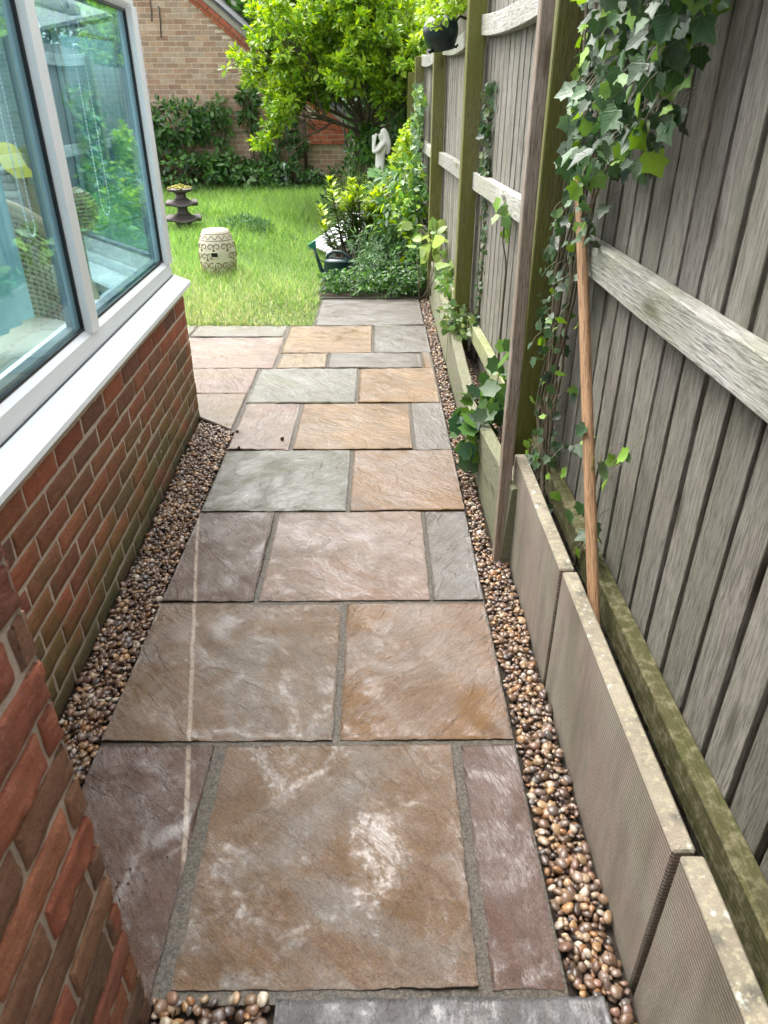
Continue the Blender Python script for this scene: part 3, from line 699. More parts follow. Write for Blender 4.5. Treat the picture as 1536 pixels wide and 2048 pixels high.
# woven ball on a stem and the blind chains
bl = MB(); 
def ballf(u, v): a = 2*math.pi*u; e = R(-80+160*v); q = Vector((math.cos(a)*math.cos(e), math.sin(a)*math.cos(e), math.sin(e))); return q*.095, q
weave(bl, ballf, 22, 16, .006, .004)
tube(bl, [(0, 0, -.095), (0, 0, -.96)], .012, 8); lathe(bl, [(.001, -.97), (.11, -.97), (.11, -.955), (.02, -.94), (.001, -.94)], 16)
o = bl.build('wicker_ball', WICKER); o.location = (-1.42, 3.62, 1.03); tag(o, 'round woven rattan ball on a thin stand behind the second glass pane', 'ornament')
def chain(name, p, dep, wid, label):
    mb = MB(); n = int(dep/.012)
    pts = [Vector((0, 0, -i*.012)) for i in range(n)]+[Vector((0, wid*(1-math.cos(a))/2, -dep-math.sin(a)*wid*.6)) for a in np.linspace(0, math.pi, 10)]+[Vector((0, wid, -dep+i*.012)) for i in range(n)]
    b = bmesh.new(); bmesh.ops.create_icosphere(b, subdivisions=1, radius=.0035); tv = [v.co[:] for v in b.verts]; b.verts.index_update(); tf = [tuple(v.index for v in f.verts) for f in b.faces]; b.free()
    k = len(pts); scatter(mb, tv, tf, np.array([q[:] for q in pts]), np.tile([0, 1, 0], (k, 1)), np.tile([0, 0, 1], (k, 1)), np.ones(k), np.ones((k, 3)))
    tube(mb, pts, .0012, 4); lathe(mb, [(.001, 0), (.014, 0), (.014, .03), (.001, .03)], 10)
    o = mb.build(name, UPVC); o.location = p; tag(o, label, 'blind chain')
bd = empty('reflection_slats', (-1.15, 2.12, .86)); tag(bd, 'pale turquoise slats added for the blue reflection at the left edge of the conservatory window', 'reflection slats')  # added slats: their turquoise stands in for the fence's blue reflection in the glass
mreflect = simple('turquoise_reflection', (.36, .60, .66), .8, .05)
for k in range(6): MB().bm(rbox(-.048, .048, -.002, .002, 0, .90, 0), Matrix.Translation((0, -.26+k*.092, 0)) @ Matrix.Rotation(R(72), 4, 'Z')).build('reflection_slat', mreflect, bd, smooth=False)
MB().bm(rbox(-.02, .02, -.35, 1.2, .90, .935, .002)).build('reflection_slat_rail', UPVC, bd, smooth=False)
chain('blind_chain', (-1.09, 3.05, 1.76), .62, .10, 'looped white bead chain hanging behind the right-hand glass pane')
chain('blind_chain', (-1.085, 2.36, 1.76), .62, .05, 'white bead chain hanging in front of the added turquoise slats')

# ================================================================ RIGHT SIDE: slabs on edge, edging, fence
def weathered_slab(y0, y1, z1, lab, tilt=0):
    e = empty('upright_paving_slab', (.508, (y0+y1)/2, -.08))
    cy = (y0+y1)/2
    b = gridbox(-.020, .020, y0-cy, y1-cy, 0, z1+.08, 1, 12, 6, .0012, 5, y0, .004)
    mb = MB(); b.faces.ensure_lookup_table(); b.normal_update()
    idx = {}
    b.verts.index_update()
    mb.v.append(np.array([v.co[:] for v in b.verts], np.float32)); mb.c.append(np.ones((len(b.verts), 3), np.float32)); mb.n = len(b.verts)
    by = {}
    for f in b.faces: by.setdefault((len(f.verts), 1 if (f.normal.z > .5) else 0), []).append([v.index for v in f.verts])
    for (k, mt), fs in by.items(): mb.f.append(np.array(fs)); mb.m.append(np.full(len(fs), mt, np.int32))
    b.free(); o = mb.build('slab', [CONC, CONCT], e, smooth=True, sharp=30); e.rotation_euler = (R(tilt), 0, 0)
    tag(e, lab, 'edging slab', 'paving slabs stood on edge as a low retaining wall')
weathered_slab(1.572, 2.293, .388, 'farthest upright slab, greenish face, starting beside the leaning batten')
weathered_slab(.735, 1.548, .398, 'middle upright slab with ribbed brown face, in front of the wooden pole')
weathered_slab(-.15, .715, .418, 'nearest upright slab with ribbed face, at the bottom right corner')

def edging(pts, th, lab, seed):
    """timber board on edge: pts = (x, y, ztop) along its front top edge"""
    V = []; n = 24
    for i in range(n+1):
        t_ = i/n*(len(pts)-1); k = min(int(t_), len(pts)-2); f = t_-k
        x, y, z = [pts[k][q]*(1-f)+pts[k+1][q]*f for q in range(3)]
        w_ = .003*noise.noise(Vector((y*5, seed, 0))); x += w_; z += .004*noise.noise(Vector((y*4, seed, 9)))
        V += [(.447+(x-.447)*0, y, -.08), (x, y, z-.006), (x+.006, y, z), (x+th-.006, y, z), (x+th, y, z-.006), (x+th, y, -.08)]
    f = [(i*6+j, i*6+(j+1) % 6, (i+1)*6+(j+1) % 6, (i+1)*6+j) for i in range(n) for j in range(6)]
    f += [tuple(range(6))[::-1], tuple(n*6+j for j in range(6))]
    b = bmesh.new(); vv = [b.verts.new(p) for p in V]
    for q in f: b.faces.new([vv[x] for x in q])
    bmesh.ops.recalc_face_normals(b, faces=b.faces[:])
    o = MB().bm(b, None, (random.random(),)*3).build('timber_edging', W_EDGE, smooth=True, sharp=30); tag(o, lab, 'timber edging', 'pale timber boards on edge beside the pebble strip')
edging([(.470, 2.19, .30), (.438, 2.75, .27), (.425, 3.30, .20)], .055, 'nearest pale timber edging board, ending behind the leaning batten', 1)
edging([(.428, 3.34, .22), (.437, 3.9, .235), (.452, 4.50, .262)], .058, 'middle pale timber edging board, between leafy clump and second post', 2)
edging([(.452, 4.53, .262), (.450, 5.3, .28), (.452, 6.75, .31)], .05, 'farthest pale timber edging board, running into the border plants', 3)
tag(gridplane(.53, .80, -.3, 2.48, .14, 24, .03, 6).build('planting_soil', SOIL), kind='structure')
tag(gridplane(.47, .70, 2.48, 6.8, .09, 40, .02, 6).build('border_soil', SOIL), kind='structure')
tag(MB().bm(rbox(-.52, .47, 6.24, 11.5, -.1, .03, .02)).build('flower_bed', SOIL), kind='structure')
o = MB().bm(gridbox(-.50, .38, 6.215, 6.245, -.06, .012, 10, 1, 1, .003, 6, 3, .004)).build('lawn_edging_board', simple('dark_wet_timber', (.05, .042, .03), .8, .3, 20)); tag(o, 'low dark timber strip behind the farthest path slab', 'edging board')

# ---- fence
fence = empty('fence', (.60, 4.5, 0)); tag(fence, 'tall weathered close-board timber fence with green posts along the path', 'fence')
PY = [(.56, .45, 2.15), (.546, 2.60, 2.2), (.478, 4.45, 2.12), (.430, 6.28, 1.90), (.383, 8.2, 1.85), (.385, 10.15, 1.775), (.36, 12.1, 1.78), (.565, -1.4, 2.15)]
def fput(mb, n, mt, par=fence, **k):
    o = mb.build(n, mt, par, **k); o.matrix_parent_inverse = Matrix.Translation(-Vector(fence.location)); return o
for i, (x, y, zt) in enumerate(PY):
    mb = MB(); mb.bm(gridbox(x, x+.095, y, y+.095, -.1, zt, 1, 1, 14, .0015, 3, i, .004), None, (random.random(), random.random(), random.random()))
    o = fput(mb, 'post', W_POST, smooth=True, sharp=30)
def bayrun(i, j, z0, zt, xr0, xr1, seed, half=True):
    """rails and boards between y=i and y=j; xr front plane of the rails at each end"""
    rr = random.Random(seed); d = Vector((xr1-xr0, j-i, 0)); L = d.length; ang = math.atan2(d.y, d.x)
    T = Matrix.Translation((xr0, i, 0)) @ Matrix.Rotation(ang, 4, 'Z')     # local x along fence, local -y is away from the path
    for k, (za, zb) in enumerate(((.245, .335), (1.04, 1.13), (1.76, 1.85))):
        if zb > zt: continue
        b = gridbox(0, L, -.045, 0, za, zb, 20, 1, 1, .003, 2.2, seed+k, .003)
        for v in b.verts:    # a sagging, waney rail
            s_ = v.co.x/L
            if k == 2: v.co.z += .035*(s_-.5)**2*4*(1 if v.co.z < za+.02 else 1)-.02
        fput(MB().bm(b, T, (rr.random(), rr.random(), rr.random())), 'rail', (W_MOSS if i < 2 else W_LOW) if k == 0 else W_RAIL, smooth=True, sharp=30)
    mb = MB(); s_ = .0
    while s_ < L:
        w_ = rr.uniform(.094, .108); gp = rr.uniform(.015, .021)
        b = gridbox(s_, min(s_+w_, L+.02), -.070, -.048, z0, zt+rr.uniform(-.006, .006), 1, 1, 10, .0025, 2.5, rr.random()*9, .0015)
        tw = rr.uniform(-.004, .004)
        for v in b.verts: v.co.y += tw*((v.co.x-s_)/w_-.5)
        mb.bm(b, T, (rr.random(), rr.random(), rr.random())); s_ += w_+gp
    fput(mb, 'board_panel', W_BOARD, smooth=True, sharp=30)
    mb = MB(); s_ = .055
    while s_ < L-.1:
        mb.bm(rbox(s_+.02, s_+.10, -.098, -.084, z0, zt-.02, .001), T, (rr.random(),)*3); s_ += .119
    mb.bm(rbox(0, L, -.112, -.1005, z0, zt-.03, 0), T)
    fput(mb, 'backing_boards', W_BACK, smooth=False)
bayrun(.545, 2.60, .02, 2.1, .61, .607, 21)
bayrun(-1.3, .45, .02, 2.1, .61, .61, 27)
bayrun(2.695, 4.45, .02, 2.08, .600, .545, 22)
bayrun(4.545, 6.28, .02, 2.0, .540, .490, 23)
bayrun(6.375, 8.2, .02, 1.90, .485, .440, 24)
bayrun(8.295, 10.15, .02, 1.80, .437, .435, 25)
bayrun(10.245, 12.1, .02, 1.72, .434, .42, 26)

# leaning batten and wooden pole
def lean(name, p, q, sec, mt, lab, cat, seed=0):
    p, q = Vector(p), Vector(q); d = q-p; L = d.length; z = d.normalized(); y = (Vector((0, 1, 0))-z*z.y).normalized(); x = y.cross(z)
    M_ = Matrix((x, y, z)).transposed().to_4x4()
    b = gridbox(-sec[0]/2, sec[0]/2, -sec[1]/2, sec[1]/2, 0, L, 1, 1, 24, .003, 3, seed, .003)
    o = MB().bm(b, None, (.5, .3, .7)).build(name, mt, smooth=True, sharp=30); o.matrix_world = Matrix.Translation(p) @ M_; tag(o, lab, cat); return o
lean('wooden_batten', (.448, 2.215, -.01), (.492, 2.52, 2.15), (.040, .046), W_BATTEN, 'long grey-brown batten leaning against the thick green fence post', 'batten')
mb = MB(); P0, P1 = Vector((.558, 1.33, .15)), Vector((.592, 2.33, 1.36)); L = (P1-P0).length; tube(mb, [(0, 0, L*i/20) for i in range(21)], [.0155]*19+[.014, .010], 16, (.5, .5, .5))
o = mb.build('wooden_pole', W_POLE, smooth=True, sharp=50); o.matrix_world = Matrix.Translation(P0) @ (P1-P0).to_track_quat('Z', 'Y').to_matrix().to_4x4(); tag(o, 'orange-brown round wooden pole leaning on the fence behind the upright slabs', 'pole')

# ---- pebbles
PC = [(.20, .11, .06), (.26, .16, .09), (.15, .085, .05), (.13, .075, .05), (.33, .21, .11), (.18, .12, .085), (.28, .13, .05), (.10, .065, .05), (.38, .26, .16), (.24, .16, .11), (.19, .13, .10), (.50, .42, .32), (.12, .10, .09), (.34, .19, .08), (.22, .12, .08), (.17, .10, .06)]
def ico(sub):
    b = bmesh.new(); bmesh.ops.create_icosphere(b, subdivisions=sub, radius=1); b.verts.index_update()
    v = np.array([q.co[:] for q in b.verts]); f = np.array([[q.index for q in g.verts] for g in b.faces]); b.free(); return v, f
ICO = {1: ico(1), 2: ico(2), 3: ico(3)}
def pebbles(mb, inside, bounds, z0, sp=.0168, layers=2, size=1., sub=2, cols=PC, zfun=None):
    x0, x1, y0, y1 = bounds; tv, tf = ICO[sub]
    var = []
    for q in range(10):
        o_ = Vector((q*9.1, 3, 1)); var.append(np.array([(np.array(p)*(1+.32*noise.noise(Vector(p)*1.0+o_)+.14*noise.noise(Vector(p)*2.1+o_))) for p in tv]))
    for lay in range(layers):
        xs = np.arange(x0, x1, sp); ys = np.arange(y0, y1, sp)
        X, Y = np.meshgrid(xs, ys); X = X+(np.arange(len(ys)) % 2*sp/2)[:, None]
        X = (X+RNG.uniform(-.42, .42, X.shape)*sp+lay*sp/2).ravel(); Y = (Y+RNG.uniform(-.42, .42, Y.shape)*sp+lay*sp/3).ravel()
        k = np.array([inside(a, b_) for a, b_ in zip(X, Y)]); X, Y = X[k], Y[k]; n = len(X)
        if not n: continue
        a = np.clip(RNG.lognormal(math.log(.0100), .32, n), .005, .0165)*size; ab = a*RNG.uniform(.62, .95, n); cc = a*RNG.uniform(.36, .6, n)
        Z = z0+RNG.uniform(-.004, .004, n)-(.011 if lay == 0 else -.001)
        if zfun is not None: Z = Z+zfun(X, Y)
        th = RNG.uniform(0, 2*math.pi, n); tl = RNG.normal(0, .35, (n, 2))
        tip = np.stack([np.cos(th), np.sin(th), tl[:, 0]], 1); nr = np.stack([tl[:, 1], RNG.normal(0, .3, n), np.ones(n)], 1)
        y = unit(tip); z = unit(nr-y*(nr*y).sum(1, keepdims=True)); x = np.cross(y, z)
        vv = np.stack(var)[RNG.integers(0, 10, n)]
        V = (x[:, None]*(vv[..., :1]*ab[:, None, None])+y[:, None]*(vv[..., 1:2]*a[:, None, None])+z[:, None]*(vv[..., 2:]*cc[:, None, None]))+np.stack([X, Y, Z], 1)[:, None]
        m_ = len(tv); c = np.repeat(pick(cols, n, .25)[:, None]*.85, m_, 1)
        mb.add(V.reshape(-1, 3), [(tf[None]+(np.arange(n)*m_)[:, None, None]).reshape(-1, 3)], c.reshape(-1, 3))
WL = lambda y: -.8715-.0333*(y-.72)    # bay wall face
def inL(x, y):
    if x > -.753 or x < WL(y)+.010: return False
    return y < 3.60-(x+1.0)*.82
mb = MB(); pebbles(mb, inL, (-1., -.74, .72, 3.62), -.010)
tag(mb.build('pebble_strip', PEB), 'brown pebbles between the brick bay wall and the path', 'pebbles', kind='stuff')
mb = MB()
inR = lambda x, y: x > .372+(.070 if y < .71 else 0) and x < (.478 if y < 2.28 else .432 if y < 4.4 else .44)
pebbles(mb, inR, (.36, .50, -.1, 2.4), -.008); pebbles(mb, inR, (.36, .50, 2.4, 6.3), -.008, sub=1)
tag(mb.build('pebble_strip', PEB), 'long narrow strip of mixed pebbles between path slabs and upright edging', 'pebbles', kind='stuff')
mb = MB(); pebbles(mb, lambda x, y: x < -.215 and x > -.435, (-.435, -.2, .3, .702), -.006, size=1.2, sp=.022, cols=PC+[(.45, .36, .25)])
tag(mb.build('pebble_strip', PEB), 'few larger pale pebbles at the bottom edge, between brick corner and bluish slab', 'pebbles', kind='stuff')
mb = MB(); pebbles(mb, lambda x, y: x > .49 and x < .60-.028*(y-2.6), (.48, .61, 2.3, 6.3), .12, layers=1, sub=1)
tag(mb.build('pebble_strip', PEB), 'pebbles in the trough between timber edging and the fence bottom rail', 'pebbles', kind='stuff')
tag(MB().bm(rbox(-1.1, -.7435, .5, 3.9, -.12, -.028, 0)).bm(rbox(.3625, .49, -.3, 6.4, -.12, -.026, 0)).bm(rbox(-.437, -.202, -.3, .698, -.12, -.027, 0)).build('gravel_bed', SOIL, smooth=False), kind='structure')
# small debris on the path
for k, (x, y, r_, lab) in enumerate([(-.482, 3.281, .010, 'small dark brown seed husk on a pale pink slab'), (-.684, 3.182, .007, 'tiny brown seed husk at the joint near the pebbles'), (-.724, 3.376, .008, 'tiny dark husk on the path edge by the bay pebbles')]):
    v, f = ICO[2]; vv = v*(1+.3*np.array([noise.noise(Vector(q)*2+Vector((k, 0, 0))) for q in v]))[:, None]*r_; mb = MB(); mb.add(vv, [f])
    o = mb.build('seed_husk', simple('husk_%d' % k, (.06, .025, .015), .8)); o.location = (x, y, r_*.6+.002); tag(o, lab, 'husk')
mb = MB(); n = 26; v, f = ICO[1]; px_ = RNG.uniform([-.62, .80], [-.47, 1.0], (n, 2))
for q in range(n): mb.add(v*RNG.uniform(.0012, .003)*np.array([1.3, 1, .6])+np.array([px_[q, 0], px_[q, 1], .004]), [f])
tag(mb.build('soil_crumbs', simple('crumb', (.04, .02, .015), .9)), 'scattered dark soil crumbs on the narrow purple slab by the brick corner', 'crumbs', kind='stuff')

# ================================================================ THE BRICK HOUSE AT THE END
HY = 14.4
house = empty('brick_house', (-4.5, HY, -.2)); tag(house, 'buff brick house gable with red brick verge and slate roof behind the lawn', 'house')
def hput(mb, n, mt, **k):
    o = mb.build(n, mt, house, **k); o.matrix_parent_inverse = Matrix.Translation(-Vector(house.location)); return o
zr = lambda x: 2.86-.79*(x+3.03) if x > -5.2 else 2.86-.79*(-5.2+3.03)-.79*(-5.2-x)
BUFFS = [(.48, .32, .21), (.52, .36, .25), (.44, .30, .20), (.54, .40, .29), (.50, .34, .22), (.46, .28, .19), (.56, .44, .32), (.42, .30, .22)]
X0, X1 = -9.6, -.55
mb = MB(); brick_wall(mb, (X0, HY, 0), (1, 0, 0), (0, -1, 0), X1-X0, -.3, 4.6, BUFFS, cr=.078, jt=.011, rec=.003, seed=5, clip=lambda a, b_: min(zr(X0+a), zr(X0+b_))+.03)
mb.bm(rbox(X1-.02, X1, HY+.012, HY+6, -.3, .95, 0), None, BUFFS[0], 1)
hput(mb, 'wall', [BUFF, POINTW], smooth=False)
mb = MB(); ang = math.atan(.79)
def rake(mb, s0, s1, o0, o1, y0, y1, col, mt=0, bev=.003):   # box in the rake's own frame: s along slope from apex down, o up from the wall line
    T = Matrix.Translation((-5.2, 0, zr(-5.2))) @ Matrix.Rotation(ang, 4, 'Y'); mb.bm(rbox(s0, s1, y0, y1, o0, o1, bev), T, col, mt)
RL = [(.42, .10, .04), (.38, .085, .035), (.46, .12, .05)]
s_ = 0
while s_ < 5.75:
    for r_ in range(2):
        a = s_+(.11 if r_ else 0); c = RL[random.randrange(3)]; rake(mb, a, a+.212, .0+.072*r_, .064+.072*r_, HY-.045-.03*r_, HY+.02, c)
    s_ += .223
rake(mb, 0, 5.9, -.002, .146, HY-.035, HY+.05, (.5, .4, .3), 1, 0)
hput(mb, 'red_brick_verge', [BUFF, POINTW], smooth=False)
mb = MB()
for r_ in range(5):
    z_b = .80+.078*r_; xr_ = -.55; xl = -1.22 if r_ < 2 else -1.22; s_ = xl-(.11 if r_ % 2 else 0)
    while s_ < xr_:
        a, b_ = max(s_, xl), min(s_+.212, xr_); s_ += .223
        if b_-a > .03 and z_b+.067 < zr((a+b_)/2)+.05: mb.bm(rbox(a, b_, HY-.04-(.03 if r_ == 0 else 0), HY+.01, z_b, z_b+.067, .003), None, RL[random.randrange(3)])
mb.bm(rbox(-1.22, -.55, HY-.03, HY+.012, .80, 1.0, 0), None, (.5, .4, .3), 1)
hput(mb, 'red_brick_kneeler', [BUFF, POINTW], smooth=False)
mb = MB(); rake(mb, 0, 6.1, .148, .235, HY-.07, HY+.03, (.5, .5, .5)); hput(mb, 'verge_board', simple('pale_verge', (.32, .29, .24), .85, .3, 20), smooth=False)
mb = MB(); rake(mb, -.05, 6.2, .236, .262, HY-.10, HY+7, (1, 1, 1), 0, 0)
T2 = Matrix.Translation((-5.2, 0, zr(-5.2))) @ Matrix.Rotation(-ang, 4, 'Y'); mb.bm(rbox(-6.2, .05, HY-.10, HY+7, .236, .262, 0), T2)
for k in range(30):   # slate courses stepping down the slope
    rake(mb, -.05+k*.21, -.05+k*.21+.225, .263, .275+.002*(k % 2), HY-.11, HY+7, (1, 1, 1), 0, .002)
hput(mb, 'roof', SLATE, smooth=False)
mb = MB(); tube(mb, [(-1.29, HY-.06, 1.30), (-1.29, HY-.06, .0)], .026, 8); 
for z_b in (1.2, .62): tube(mb, [(-1.29, HY-.06, z_b), (-1.29, HY-.06, z_b-.04)], .034, 8)
hput(mb, 'downpipe', PIPE)
mb = MB(); tube(mb, [(-3.72, HY-.02, 2.95), (-3.725, HY-.02, 2.72), (-3.74, HY-.02, 2.62)], .010, 6); tube(mb, [(-3.60, HY-.02, 2.83), (-3.595, HY-.02, 2.7), (-3.62, HY-.02, 2.40)], .010, 6); hput(mb, 'wall_hook', IRON)
wl = empty('wall_lantern', (-1.83, HY-.10, 1.38)); tag(wl, 'small black framed lantern fixed on the buff brick wall above the climbers', 'lantern')
mb = MB()
for sx in (-1, 1):
    for sy in (-1, 1): mb.bm(rbox(sx*.05-.008, sx*.05+.008, sy*.05-.008, sy*.05+.008, 0, .28, .002))
mb.bm(rbox(-.06, .06, -.06, .06, -.02, 0, .003)); lathe(mb, [(.085, .28), (.06, .32), (.02, .36), (.012, .40)], 4); mb.bm(rbox(-.015, .015, .05, .13, .1, .13, .002)); mb.build('lantern_frame', IRON, wl, smooth=False)
MB().bm(rbox(-.042, .042, -.042, .042, .0, .278, 0)).build('lantern_glass', simple('milky_glass', (.5, .52, .5), .15), wl, smooth=False)

# ================================================================ PLANTS
def leafmass(mb, blobs, n, size, cols, tmpl=LEAF, jit=.18, shell=.55, droop=.4, outw=1., mat=0, clump=0):
    """leaves through the volume of several overlapping blobs (cx,cy,cz,rx,ry,rz)"""
    B_ = np.array(blobs, float); vol = np.prod(B_[:, 3:], 1)**(2/3); k = RNG.choice(len(B_), n, p=vol/vol.sum())
    d = unit(RNG.normal(size=(n, 3))); r = RNG.uniform(shell**3, 1, n)**(1/3)
    if clump:
        # gather leaves in sprays so that gaps open between them
        m = max(4, n//clump); src = RNG.integers(0, m, n); d = unit(d[src]+RNG.normal(size=(n, 3))*.10); k = k[src]; r = np.clip(r[src]+RNG.normal(size=n)*.07, .15, 1.12)
    p = B_[k, :3]+d*B_[k, 3:]*r[:, None]
    nr = unit(d*.7*outw+np.array([0, -.35, .55])+RNG.normal(size=(n, 3))*.45); tip = unit(d*.8+RNG.normal(size=(n, 3))*.7+np.array([0, -.15, -droop]))
    scatter(mb, *tmpl, p, tip, nr, RNG.uniform(.5, 1.2, n)*size, pick(cols, n, jit), mat); return p
def plant(name, label, cat, base, blobs, n, size, cols, tmpl=LEAF, stems=8, stemr=.008, group=None, leafmat=LEAFM, stemmat=STEM, **k):
    base = Vector(base); e = empty(name, base); tag(e, label, cat, group)
    mb = MB(); leafmass(mb, [(b_[0]-base.x, b_[1]-base.y, b_[2]-base.z, *b_[3:]) for b_ in blobs], n, size, cols, tmpl, **k); mb.build('leaves', leafmat, e)
    mb = MB()
    for i in range(stems):
        b_ = blobs[i % len(blobs)]; tgt = Vector(b_[:3])+Vector((random.uniform(-.7, .7)*b_[3], random.uniform(-.7, .7)*b_[4], random.uniform(.2, .8)*b_[5]))-base
        st = Vector((random.uniform(-.08, .08)+tgt.x*.25, random.uniform(-.05, .05), -.03)); mid = st.lerp(tgt, .5)+Vector((random.uniform(-.1, .1), random.uniform(-.1, .1), 0))*min(1, b_[3]*2)
        tube(mb, [st, st.lerp(mid, .6), mid, mid.lerp(tgt, .6)+Vector((0, 0, .01)), tgt], [stemr, stemr*.9, stemr*.7, stemr*.5, stemr*.25], 5)
    mb.build('stems', stemmat, e); return e
DG = [(.04, .11, .025), (.07, .17, .04), (.02, .06, .018), (.10, .22, .05), (.05, .14, .045)]
MG = [(.07, .17, .03), (.10, .23, .04), (.05, .12, .03), (.12, .27, .05), (.06, .15, .05)]
LG = [(.28, .44, .03), (.34, .50, .035), (.20, .36, .03), (.40, .56, .05), (.24, .42, .05), (.14, .28, .03)]
YG = [(.38, .50, .04), (.30, .44, .04), (.24, .38, .04), (.46, .56, .07)]
G1 = 'climbing shrubs along the buff brick house wall'
plant('climbing_shrub', 'broad glossy dark green evergreen, leftmost against the buff house wall', 'shrub', (-3.9, 14.0, 0), [(-4.3, 13.9, 1.0, .8, .4, .5), (-3.55, 13.95, 1.15, .62, .35, .36), (-3.08, 14.1, 1.15, .22, .25, .32), (-3.4, 13.8, .35, .8, .5, .38), (-4.6, 13.8, .35, .7, .5, .4)], 4600, .13, DG+[MG[0], MG[3]], group=G1, stems=14, stemr=.02, clump=6)
plant('climbing_shrub', 'sparse climber with drooping leaves and bare twigs, second from left on the house wall', 'shrub', (-2.75, 14.1, 0), [(-2.72, 14.2, 1.36, .20, .15, .20), (-2.74, 14.2, 1.0, .13, .15, .2), (-2.62, 14.05, .42, .36, .3, .34), (-2.2, 13.95, .26, .40, .3, .26)], 1300, .14, [DG[1], MG[0], MG[1], DG[3], (.10, .17, .05)], group=G1, stems=14, stemr=.014, clump=6, droop=.9)
plant('climbing_shrub', 'tall narrow climber below the overhanging tree, reaching up beside the wall lantern', 'shrub', (-2.15, 14.2, 0), [(-2.22, 14.25, 1.52, .18, .12, .24), (-2.24, 14.25, 1.2, .16, .12, .2), (-1.92, 14.2, .86, .24, .15, .22), (-1.95, 14.05, .42, .25, .25, .24)], 1200, .115, [DG[3], MG[2], MG[0], DG[1]], group=G1, stems=10, stemr=.014, clump=5, droop=.8)
plant('climbing_shrub', 'rightmost dark leafy climber on the house wall, beside the brown downpipe', 'shrub', (-1.55, 14.1, 0), [(-1.58, 14.25, 1.05, .18, .12, .28), (-1.45, 14.2, .78, .22, .15, .2), (-1.62, 14.05, .30, .36, .3, .26), (-1.12, 14.0, .2, .22, .3, .22), (-1.75, 13.8, .10, .6, .3, .13)], 1500, .115, DG+[MG[2]], group=G1, stems=10, stemr=.014, clump=5)
# branching tree
def grow(mb, tips, p, d, L, r, dep, rr, spread=.6, upb=.15, kids=(2, 4)):
    n = 4; pts = [p]; q = d.copy(); rad = [r]
    for i in range(n):
        q = (q+Vector((rr.uniform(-.22, .22), rr.uniform(-.22, .22), rr.uniform(-.12, .2)*1))).normalized(); pts.append(pts[-1]+q*L/n); rad.append(r*(1-.5*(i+1)/n))
    tube(mb, pts, rad, 6 if dep > 1 else 4, cap=False)
    if dep == 0: tips.append((pts[-1], q)); tips.append((pts[-2], q)); return
    if dep <= 2: tips.append((pts[-1], q))
    for k in range(rr.randint(*kids)+1):
        t_ = rr.uniform(.35, 1); j = min(int(t_*n), n-1); s_ = pts[j].lerp(pts[j+1], t_*n-j); a = rr.uniform(0, 2*math.pi)
        side = q.orthogonal().normalized(); side.rotate(Matrix.Rotation(a, 3, q)); nd = (q+side*rr.uniform(.5, 1.1)*spread*1.6+Vector((0, 0, upb))).normalized()
        grow(mb, tips, s_, nd, L*rr.uniform(.6, .82), r*.52, dep-1, rr, spread, upb, kids)
def tree(name, label, base, h, r, dep, seed, leaf, cols, per, tmpl=LEAF, dirs=None, L0=None, mat=LEAFM, group=None, keep=None, rosette=.45):
    rr = random.Random(seed); e = empty(name, base); tag(e, label, 'tree', group)
    mb = MB(); tips = []; tr = [Vector((0, 0, -.1)), Vector((.02, .01, h*.35)), Vector((-.03, .02, h*.7)), Vector((.02, 0, h))]
    tube(mb, tr, [r*1.25, r, r*.85, r*.7], 10); L0 = L0 or h*.7
    for d in dirs: grow(mb, tips, tr[3].lerp(tr[2], rr.random()*.8), Vector(d).normalized(), L0*rr.uniform(.85, 1.15), r*.6, dep, rr)
    if keep: tips = [t_ for t_ in tips if keep(t_[0]+Vector(base)) and rr.random() < .86]
    mb.build('trunk', BARK, e)
    P_ = np.array([t_[0][:] for t_ in tips]); Q = np.array([t_[1][:] for t_ in tips]); n = len(P_)*per
    pp = np.repeat(P_, per, 0); qq = np.repeat(Q, per, 0); sd_ = unit(RNG.normal(size=(n, 3)))
    tip = unit(qq*.5+sd_*.8+np.array([0, 0, .05])); off = RNG.uniform(0, rosette, (n, 1))*leaf*1.2
    pos = pp-qq*off*1.5+sd_*off*.4
    nr = unit(np.array([0, -.1, .9])+RNG.normal(size=(n, 3))*.45)
    lm = MB(); scatter(lm, *tmpl, pos, tip, nr, RNG.uniform(.55, 1.2, n)*leaf, pick(cols, n, .16)); lm.build('crown', mat, e); print(name, 'tips', len(P_), 'leaves', n); return e
DR = [(-1, -.2, .5), (-.7, -.7, .35), (0, -1, .5), (.8, -.5, .5), (.9, .4, .7), (-.4, .7, .8), (-.2, -.2, 1.2), (-.9, .1, .15), (.4, -.6, .9), (-.5, -.4, .8)]
tree('young_tree', 'bright lime-green broadleaf tree at the end of the garden, overhanging the gable', (-.12, 11.6, 0), 1.35, .055, 4, 5, .098, LG+YG[:3]+[(.10, .22, .03)], 11, dirs=DR, L0=.95,
     keep=lambda p: p.z > 1.18+.25*math.sin(p.x*5) and p.x > (-1.95 if p.z < 2.05 else -1.60) and p.x < 1.2 and p.z < 4.2)
